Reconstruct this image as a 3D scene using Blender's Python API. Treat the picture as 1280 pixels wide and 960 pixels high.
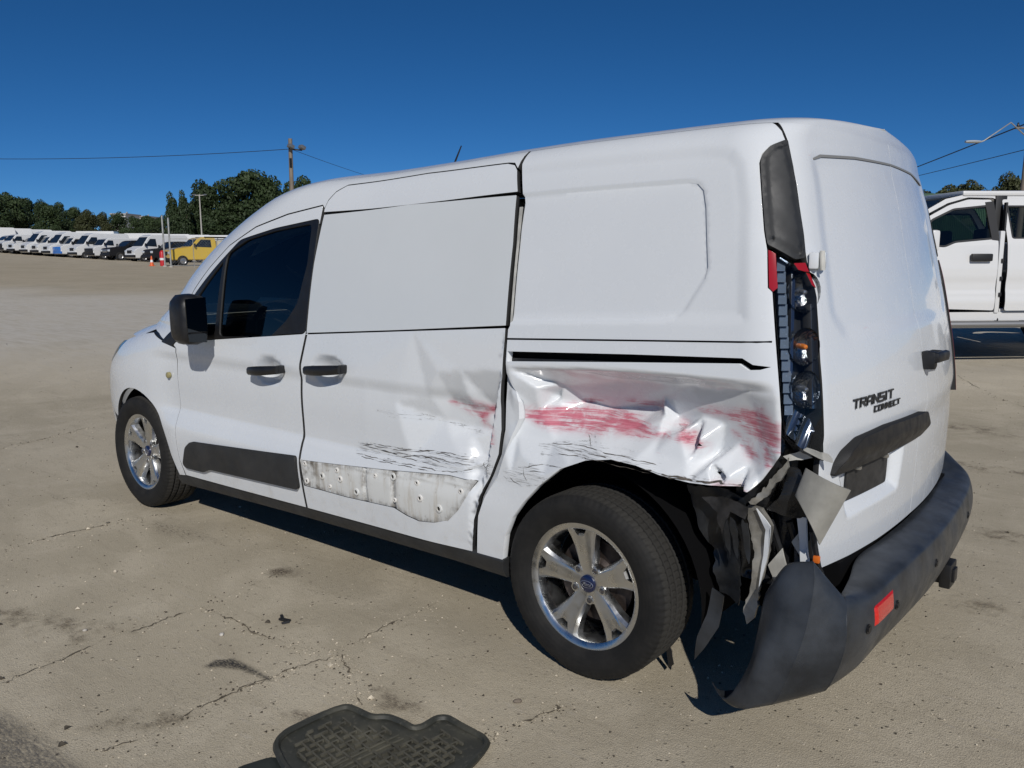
import bpy, bmesh, math, random
import numpy as np
from mathutils import Vector, Matrix, geometry
for o in list(bpy.data.objects): bpy.data.objects.remove(o)
random.seed(7); RNG = np.random.default_rng(7)
SC = bpy.context.scene; COL = SC.collection
# ---------------- camera ----------------
CAMP = np.array([-1.48937, 3.04100, 1.41877]); YAW, PITCH, ROLL, FPX = -.8767495, -.1545083, -.0039045, 1021.4376
_f = np.array([math.cos(YAW)*math.cos(PITCH), math.sin(YAW)*math.cos(PITCH), math.sin(PITCH)])
_r = np.array([math.sin(YAW), -math.cos(YAW), 0.]); _u = np.cross(_r, _f)
_r, _u = _r*math.cos(ROLL)+_u*math.sin(ROLL), -_r*math.sin(ROLL)+_u*math.cos(ROLL)
cd = bpy.data.cameras.new('camera'); cam = bpy.data.objects.new('camera', cd); COL.objects.link(cam)
cam.matrix_world = Matrix(((_r[0], _u[0], -_f[0], CAMP[0]), (_r[1], _u[1], -_f[1], CAMP[1]), (_r[2], _u[2], -_f[2], CAMP[2]), (0, 0, 0, 1)))
cd.sensor_width = 36; cd.lens = 36*FPX/1280; cd.clip_start = .05; cd.clip_end = 3000
SC.camera = cam
# ---------------- sky, sun, exposure ----------------
TO_SUN = Vector((-1.08, 1.04, 1.02)).normalized()
SUN_EL = math.asin(TO_SUN.z); SUN_AZ = math.atan2(TO_SUN.x, TO_SUN.y)
wd = bpy.data.worlds.new('World'); SC.world = wd; wd.use_nodes = True
nt = wd.node_tree; bg = nt.nodes['Background']
sky = nt.nodes.new('ShaderNodeTexSky'); sky.sky_type = 'NISHITA'; sky.sun_disc = False
sky.sun_elevation = SUN_EL; sky.sun_rotation = SUN_AZ
sky.air_density = .5; sky.dust_density = .2; sky.ozone_density = 10; sky.altitude = 500
hs = nt.nodes.new('ShaderNodeHueSaturation'); hs.inputs['Saturation'].default_value = 1.1; hs.inputs['Hue'].default_value = .495; nt.links.new(sky.outputs[0], hs.inputs['Color'])
nt.links.new(hs.outputs[0], bg.inputs[0]); bg.inputs[1].default_value = .071
sl = bpy.data.lights.new('sun', 'SUN'); sl.energy = 3.6; sl.angle = math.radians(.55); sl.color = (1, .965, .915)
sun = bpy.data.objects.new('sun', sl); COL.objects.link(sun)
sun.rotation_euler = (-TO_SUN).to_track_quat('-Z', 'Y').to_euler(); sun.location = TO_SUN*60
SC.view_settings.view_transform = 'Standard'; SC.view_settings.look = 'None'
SC.view_settings.exposure = -.2; SC.view_settings.gamma = 1; SC.view_settings.use_curve_mapping = False
# ---------------- helpers ----------------
def lin(c):
    return tuple(((v/255)/12.92 if v/255 <= .04045 else ((v/255+.055)/1.055)**2.4) for v in c)
def rgba(c): return (c[0], c[1], c[2], 1)
MATS = {}
class NT:
    def __init__(s, name):
        s.m = bpy.data.materials.new(name); s.m.use_nodes = True; s.t = s.m.node_tree; s.b = s.t.nodes['Principled BSDF']; s.out = s.t.nodes['Material Output']
    def n(s, typ, **kw):
        x = s.t.nodes.new('ShaderNode'+typ)
        for k, v in kw.items(): setattr(x, k, v)
        return x
    def l(s, a, b): s.t.links.new(a, b)
    def val(s, sock, v):
        if hasattr(v, 'is_output') or isinstance(v, bpy.types.NodeSocket): s.l(v, sock)
        else: sock.default_value = v
    def math(s, op, a, b=0., c=None, clamp=False):
        x = s.n('Math', operation=op); x.use_clamp = clamp
        s.val(x.inputs[0], a); s.val(x.inputs[1], b)
        if c is not None: s.val(x.inputs[2], c)
        return x.outputs[0]
    def coord(s, scale=(1, 1, 1), rot=(0, 0, 0), kind='Object'):
        tc = s.n('TexCoord'); mp = s.n('Mapping'); mp.inputs['Scale'].default_value = scale; mp.inputs['Rotation'].default_value = rot
        s.l(tc.outputs[kind], mp.inputs[0]); return mp.outputs[0]
    def noise(s, vec, scale=5, detail=4, rough=.55, dist=0.):
        x = s.n('TexNoise'); x.inputs['Scale'].default_value = scale; x.inputs['Detail'].default_value = detail
        x.inputs['Roughness'].default_value = rough; x.inputs['Distortion'].default_value = dist
        if vec is not None: s.l(vec, x.inputs['Vector'])
        return x.outputs['Fac']
    def ramp(s, fac, a, b, lo=0., hi=1.):
        x = s.n('MapRange'); x.interpolation_type = 'SMOOTHSTEP'
        s.val(x.inputs[0], fac); x.inputs[1].default_value = a; x.inputs[2].default_value = b; x.inputs[3].default_value = lo; x.inputs[4].default_value = hi
        return x.outputs[0]
    def mix(s, fac, a, b):
        x = s.n('Mix', data_type='RGBA'); s.val(x.inputs[0], fac)
        s.val(x.inputs[6], rgba(a) if isinstance(a, tuple) else a); s.val(x.inputs[7], rgba(b) if isinstance(b, tuple) else b)
        return x.outputs[2]
    def attr(s, name):
        x = s.n('Attribute'); x.attribute_name = name; return x.outputs['Fac']
    def bump(s, h, strength=.3, dist=.01, normal=None):
        x = s.n('Bump'); x.inputs['Strength'].default_value = strength; x.inputs['Distance'].default_value = dist
        s.l(h, x.inputs['Height'])
        if normal is not None: s.l(normal, x.inputs['Normal'])
        return x.outputs[0]
def mat(name, col, rough=.5, metal=0., coat=0., var=0., vscale=6., bump=0., bscale=40., spec=.5, trans=0., emit=None, ior=1.5, vstretch=(1, 1, 1)):
    if name in MATS: return MATS[name]
    t = NT(name); b = t.b
    b.inputs['Base Color'].default_value = rgba(col); b.inputs['Roughness'].default_value = rough; b.inputs['Metallic'].default_value = metal
    b.inputs['Coat Weight'].default_value = coat; b.inputs['Coat Roughness'].default_value = .06; b.inputs['Specular IOR Level'].default_value = spec
    b.inputs['Transmission Weight'].default_value = trans; b.inputs['IOR'].default_value = ior
    if var:
        v = t.coord(vstretch); n = t.noise(v, vscale, 5, .6)
        a = tuple(max(0, c*(1-var)) for c in col); d = tuple(min(1, c*(1+var)) for c in col)
        t.l(t.mix(t.ramp(n, .25, .75), a, d), b.inputs['Base Color'])
        t.l(t.ramp(t.noise(v, vscale*2.3, 4), .2, .8, max(.02, rough-.1), min(1, rough+.12)), b.inputs['Roughness'])
    if bump:
        t.l(t.bump(t.noise(t.coord(), bscale, 3, .6), bump, .01), b.inputs['Normal'])
    if emit:
        b.inputs['Emission Color'].default_value = rgba(emit[0]); b.inputs['Emission Strength'].default_value = emit[1]
    MATS[name] = t.m; return t.m
def tinted_glass(name, tint, rough=.02, ior=1.5):
    """thin glass pane: a coloured see-through sheet under a mirror-like coat"""
    if name in MATS: return MATS[name]
    t = NT(name); tr = t.n('BsdfTransparent'); tr.inputs[0].default_value = rgba(tint)
    gl = t.n('BsdfGlossy'); gl.inputs['Roughness'].default_value = rough; gl.inputs[0].default_value = (.9, .95, 1, 1)
    fr = t.n('Fresnel'); fr.inputs[0].default_value = ior
    ms = t.n('MixShader'); t.l(fr.outputs[0], ms.inputs[0]); t.l(tr.outputs[0], ms.inputs[1]); t.l(gl.outputs[0], ms.inputs[2])
    t.l(ms.outputs[0], t.out.inputs[0]); MATS[name] = t.m; return t.m
def tag(o, label=None, cat=None, group=None, kind=None):
    if label: o['label'] = label
    if cat: o['category'] = cat
    if group: o['group'] = group
    if kind: o['kind'] = kind
    return o
def empty(name, loc, rz=0., label=None, cat=None, group=None):
    o = bpy.data.objects.new(name, None); o.empty_display_size = .2; COL.objects.link(o)
    o.location = loc; o.rotation_euler.z = rz; return tag(o, label, cat, group)
def top_of(o):
    while o.parent: o = o.parent
    return o
def put(name, verts, faces, m, parent=None, smooth=True, normals=None, attrs=None, local=False, auto=None):
    """one mesh object. vertices in world coordinates unless local; parents are Empties or meshes without rotation"""
    me = bpy.data.meshes.new(name); me.from_pydata([tuple(map(float, v)) for v in verts], [], [tuple(map(int, f)) for f in faces]); me.update()
    o = bpy.data.objects.new(name, me); COL.objects.link(o)
    if m is not None: me.materials.append(m)
    if smooth: me.shade_smooth()
    if auto is not None: me.shade_smooth(); me.set_sharp_from_angle(angle=math.radians(auto))
    if normals is not None: me.normals_split_custom_set_from_vertices([tuple(map(float, n)) for n in normals])
    for k, a in (attrs or {}).items():
        at = me.attributes.new(k, 'FLOAT', 'POINT'); at.data.foreach_set('value', np.asarray(a, np.float32))
    if parent is not None:
        o.parent = parent
        if not local:
            r = Vector((0, 0, 0)); q = parent
            while q is not None: r += q.location; q = q.parent
            o.location = -r
    return o
class MB:
    """collects shapes into ONE mesh"""
    def __init__(s): s.v = []; s.f = []
    def add(s, v, f):
        k = len(s.v); s.v += [tuple(x) for x in v]; s.f += [tuple(i+k for i in q) for q in f]; return s
    def box(s, c, d, rot=None, bevel=0.):
        c = np.array(c); d = np.array(d)/2
        if bevel:
            b = min(bevel, min(d)*.9); pts = []; idx = {}
            bm = bmesh.new(); bmesh.ops.create_cube(bm, size=1)
            for v in bm.verts: v.co = Vector((v.co.x*d[0]*2, v.co.y*d[1]*2, v.co.z*d[2]*2))
            bmesh.ops.bevel(bm, geom=bm.edges[:], offset=b, segments=2, profile=.6, affect='EDGES')
            bm.verts.index_update(); v = [np.array(x.co) for x in bm.verts]; f = [[x.index for x in q.verts] for q in bm.faces]; bm.free()
        else:
            v = [np.array((x*d[0], y*d[1], z*d[2])) for x in (-1, 1) for y in (-1, 1) for z in (-1, 1)]
            f = [(0, 1, 3, 2), (4, 6, 7, 5), (0, 4, 5, 1), (2, 3, 7, 6), (0, 2, 6, 4), (1, 5, 7, 3)]
        if rot is not None: v = [np.array(rot @ Vector(x)) for x in v]
        return s.add([x+c for x in v], f)
    def tube(s, pts, r, n=8, cap=True):
        pts = [np.array(q, float) for q in pts]; m = len(pts); rs = r if hasattr(r, '__len__') else [r]*m
        v = []; f = []; up = None
        for i in range(m):
            t = pts[min(i+1, m-1)]-pts[max(i-1, 0)]; t /= np.linalg.norm(t)+1e-12
            if up is None: up = np.array((0, 0, 1.)) if abs(t[2]) < .9 else np.array((1., 0, 0))
            a = np.cross(t, up); a /= np.linalg.norm(a)+1e-12; b = np.cross(a, t); up = b
            for k in range(n):
                w = 2*math.pi*k/n; v.append(pts[i]+rs[i]*(math.cos(w)*a+math.sin(w)*b))
        for i in range(m-1):
            for k in range(n): f.append((i*n+k, i*n+(k+1) % n, (i+1)*n+(k+1) % n, (i+1)*n+k))
        if cap: f.append(tuple(range(n))[::-1]); f.append(tuple((m-1)*n+k for k in range(n)))
        return s.add(v, f)
    def lathe(s, prof, n=48, c=(0, 0, 0), axis='y', a0=0., a1=2*math.pi):
        """profile (radius, offset along the axis)"""
        full = abs(a1-a0-2*math.pi) < 1e-6; N = n if full else n+1; m = len(prof); v = []; f = []
        for i in range(N):
            w = a0+(a1-a0)*i/n; cs, sn = math.cos(w), math.sin(w)
            for r, h in prof:
                q = (r*cs, h, r*sn) if axis == 'y' else (r*cs, r*sn, h) if axis == 'z' else (h, r*cs, r*sn)
                v.append((c[0]+q[0], c[1]+q[1], c[2]+q[2]))
        for i in range(n):
            j = (i+1) % N
            for k in range(m-1): f.append((i*m+k, i*m+k+1, j*m+k+1, j*m+k))
        return s.add(v, f)
    def prism(s, poly, vec):
        """closed polygon of 3d points pushed along vec"""
        n = len(poly); a = [np.array(q, float) for q in poly]; b = [q+np.array(vec) for q in a]
        return s.add(a+b, [tuple(range(n))[::-1], tuple(range(n, 2*n))]+[(i, (i+1) % n, (i+1) % n+n, i+n) for i in range(n)])
    def build(s, name, m, parent=None, smooth=False, auto=35, local=False):
        o = put(name, s.v, s.f, m, parent, False, local=local, auto=auto)
        bm = bmesh.new(); bm.from_mesh(o.data); bmesh.ops.recalc_face_normals(bm, faces=bm.faces[:]); bm.to_mesh(o.data); bm.free()
        if auto is not None: o.data.shade_smooth(); o.data.set_sharp_from_angle(angle=math.radians(auto))
        return o
def copy_tree(o, parent=None):
    c = o.copy(); COL.objects.link(c)
    if parent is not None: c.parent = parent
    for ch in o.children: copy_tree(ch, c)
    return c
# ---- polygon tools (2d) ----
def dense(poly, res, closed=True):
    out = []; n = len(poly)
    for i in range(n if closed else n-1):
        a = np.array(poly[i][:2]); b = np.array(poly[(i+1) % n][:2]); k = max(1, int(np.ceil(np.linalg.norm(b-a)/res)))
        for j in range(k): out.append(a+(b-a)*j/k)
    if not closed: out.append(np.array(poly[-1][:2]))
    return out
def round_poly(poly, r, seg=4):
    out = []; n = len(poly)
    for i in range(n):
        a, b, c = (np.array(poly[(i+k-1) % n][:2], float) for k in range(3))
        la, lc = np.linalg.norm(a-b), np.linalg.norm(c-b); rr = min(r, la*.45, lc*.45)
        p0 = b+(a-b)/la*rr; p1 = b+(c-b)/lc*rr
        for t in np.linspace(0, 1, seg+1): out.append((1-t)**2*p0+2*t*(1-t)*b+t*t*p1)
    return out
def pip(poly, x, y):
    poly = np.asarray([q[:2] for q in poly], float); ins = np.zeros(np.shape(x), bool); n = len(poly)
    for i in range(n):
        x0, y0 = poly[i]; x1, y1 = poly[(i+1) % n]
        c = (y0 > y) != (y1 > y)
        with np.errstate(divide='ignore', invalid='ignore'): xi = (x1-x0)*(y-y0)/(y1-y0+1e-15)+x0
        ins ^= c & (x < xi)
    return ins
def segdist(poly, x, y, closed=True):
    poly = np.asarray([q[:2] for q in poly], float); d = np.full(np.shape(x), 1e9); n = len(poly)
    for i in range(n if closed else n-1):
        a = poly[i]; b = poly[(i+1) % n]; e = b-a; L = e@e+1e-15
        t = np.clip(((x-a[0])*e[0]+(y-a[1])*e[1])/L, 0, 1)
        d = np.minimum(d, np.hypot(x-a[0]-t*e[0], y-a[1]-t*e[1]))
    return d
def sdf(poly, x, y):
    d = segdist(poly, x, y); return np.where(pip(poly, x, y), -d, d)
def inset(poly, g):
    pts = [np.array(q[:2], float) for q in poly]; n = len(pts)
    A = sum(pts[i][0]*pts[(i+1) % n][1]-pts[(i+1) % n][0]*pts[i][1] for i in range(n)); sg = 1 if A > 0 else -1; out = []
    for i in range(n):
        a, b, c = pts[i-1], pts[i], pts[(i+1) % n]
        e0 = (b-a)/(np.linalg.norm(b-a)+1e-12); e1 = (c-b)/(np.linalg.norm(c-b)+1e-12)
        n0 = np.array((-e0[1], e0[0]))*sg; n1 = np.array((-e1[1], e1[0]))*sg; m = n0+n1; m /= max(.5, m@m/2*1.0) if m@m > 1e-6 else 1
        out.append(b+m*g*(1 if m@m > 1e-6 else 0))
    return out
def cdt(outline, res, holes=(), lines=(), jit=0., extra=None):
    """2d mesh of a polygon: points (n,2) and triangles"""
    pts = []; edges = []
    def loop(q, closed=True):
        k = len(pts); d = dense(q, res, closed); pts.extend(d); m = len(d)
        for i in range(m if closed else m-1): edges.append((k+i, k+(i+1) % m))
    loop(outline)
    for h in holes: loop(h)
    for q in lines: loop(q, False)
    o = np.array(pts); lo, hi = o.min(0), o.max(0)
    nx = int((hi[0]-lo[0])/res)+2; ny = int((hi[1]-lo[1])/(res*.866))+2
    jx, jy = np.meshgrid(np.arange(nx), np.arange(ny)); gx = lo[0]+(jx+.5*(jy % 2))*res; gy = lo[1]+jy*res*.866
    gx = gx.ravel(); gy = gy.ravel()
    if extra is not None: gx = np.concatenate([gx, extra[:, 0]]); gy = np.concatenate([gy, extra[:, 1]])
    ok = pip(outline, gx, gy) & (segdist(outline, gx, gy) > res*.45)
    for h in holes: ok &= ~pip(h, gx, gy) & (segdist(h, gx, gy) > res*.45)
    for q in lines: ok &= segdist(q, gx, gy, False) > res*.4
    pts += [np.array(q) for q in zip(gx[ok], gy[ok])]
    r = geometry.delaunay_2d_cdt([Vector(q) for q in pts], edges, [], 0, 1e-6)
    v = np.array([tuple(q) for q in r[0]]); f = np.array([q for q in r[2] if len(q) == 3])
    c = v[f].mean(1); ok = pip(outline, c[:, 0], c[:, 1])
    for h in holes: ok &= ~pip(h, c[:, 0], c[:, 1])
    return v, f[ok]
def panel(name, outline, fn, m, parent, res=.03, holes=(), lines=(), disp=None, flange=.02, attrs=None, off=0., flip=False, extra=None, gap=0.0022, shade_edges=True):
    """sheet-metal panel: polygon in the surface's own (a,b) domain -> 3d, with turned-in edges"""
    if gap: outline = inset(outline, gap); holes = [inset(h, -gap) for h in holes]
    v, f = cdt(outline, res, holes, lines, extra=extra); a, b = v[:, 0], v[:, 1]; h = 1.5e-3
    def base(a, b):
        c = fn(a, b); n = np.cross(fn(a+h, b)-fn(a-h, b), fn(a, b+h)-fn(a, b-h)); n /= np.linalg.norm(n, axis=-1, keepdims=True)+1e-15
        return c, (-n if flip else n)
    def full(a, b):
        c, n = base(a, b); d = off+(disp(a, b) if disp else 0.)
        return c+n*np.asarray(d)[..., None] if np.ndim(d) else c+n*d
    p = full(a, b); n = np.cross(full(a+h, b)-full(a-h, b), full(a, b+h)-full(a, b-h)); n /= np.linalg.norm(n, axis=-1, keepdims=True)+1e-15
    if flip: n = -n
    # orient triangles with the normals
    tn = np.cross(p[f[:, 1]]-p[f[:, 0]], p[f[:, 2]]-p[f[:, 0]]); bad = (tn*n[f[:, 0]]).sum(1) < 0
    f = f.copy(); f[bad] = f[bad][:, ::-1]
    V = [p]; N = [n]; F = [tuple(q) for q in f]; src = list(range(len(p))); shaded = []
    if flange:
        cnt = {}
        for t in f:
            for i in range(3): e = (t[i], t[(i+1) % 3]); cnt[e] = cnt.get(e, 0)+1
        be = [e for e in cnt if (e[1], e[0]) not in cnt]; k = len(p); nb = base(a, b)[1]
        fv = []; fn_ = []
        for i, j in be:
            t = p[j]-p[i]; t /= np.linalg.norm(t)+1e-12; sn = np.cross(t, nb[i])
            q0, q1 = p[i], p[j]
            fv += [q0+sn*.0006-n[i]*.0007, q1+sn*.0006-n[j]*.0007, q1-nb[j]*flange, q0-nb[i]*flange]; fn_ += [sn*.8+n[i]*.6, sn*.8+n[j]*.6, sn, sn]
            shaded.append(len(F)); F.append((k, k+3, k+2, k+1)); F.append((i, k, k+1, j)); src += [i, j, j, i]; k += 4
        if fv: V.append(np.array(fv)); q = np.array(fn_); N.append(q/np.linalg.norm(q, axis=1, keepdims=True))
    V = np.concatenate(V); N = np.concatenate(N); src = np.array(src)
    at = {k: np.asarray(g(a, b), float)[src] for k, g in (attrs or {}).items()}
    o = put(name, V, F, m, parent, True, N, at)
    if shaded and shade_edges:
        o.data.materials.append(mat('gap_shade', (.012, .012, .012), .7))  # turned-in edges coloured black: shade of the panel gaps put into the colour
        for i in shaded: o.data.polygons[i].material_index = 1
    return o
def surf(fn, us, vs):
    A, B = np.meshgrid(us, vs, indexing='ij'); p = fn(A, B).reshape(-1, 3); n, m = len(us), len(vs)
    return p, [(i*m+j, (i+1)*m+j, (i+1)*m+j+1, i*m+j+1) for i in range(n-1) for j in range(m-1)]
def tin(pts, extra_noise=0.):
    """piecewise linear interpolation over scattered (a,b,value): sharp creases like folded sheet"""
    q = np.array(pts, float); r = geometry.delaunay_2d_cdt([Vector(x[:2]) for x in q], [], [], 0, 1e-5)
    V = np.array([tuple(x) for x in r[0]]); T = [t for t in r[2] if len(t) == 3]
    Z = np.array([q[np.argmin(np.hypot(q[:, 0]-x[0], q[:, 1]-x[1])), 2] for x in V])
    def f(a, b):
        a = np.asarray(a, float); b = np.asarray(b, float); out = np.zeros(np.shape(a))
        for i, j, k in T:
            (x0, y0), (x1, y1), (x2, y2) = V[i], V[j], V[k]; dt = (y1-y2)*(x0-x2)+(x2-x1)*(y0-y2)
            if abs(dt) < 1e-9: continue
            w0 = ((y1-y2)*(a-x2)+(x2-x1)*(b-y2))/dt; w1 = ((y2-y0)*(a-x2)+(x0-x2)*(b-y2))/dt; w2 = 1-w0-w1
            ok = (w0 >= -1e-6) & (w1 >= -1e-6) & (w2 >= -1e-6); out = np.where(ok, w0*Z[i]+w1*Z[j]+w2*Z[k], out)
        return out
    return f
def stroke_text(text, glyphs, h, wd, sp, th, slant):
    """block letters from strokes: returns list of 2d quads"""
    quads = []; x = 0.
    for ch in text:
        for st in glyphs.get(ch, []):
            for i in range(len(st)-1):
                a = np.array(st[i], float)*(wd, h); b = np.array(st[i+1], float)*(wd, h); d = b-a; L = np.linalg.norm(d); d /= L+1e-9; nn = np.array((-d[1], d[0]))*th/2; a = a-d*th/2; b = b+d*th/2
                quads.append([np.array((q[0]+q[1]*slant+x, q[1])) for q in (a-nn, b-nn, b+nn, a+nn)])
        x += wd*(.45 if ch == 'I' else 1)+sp
    return quads, x
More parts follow.
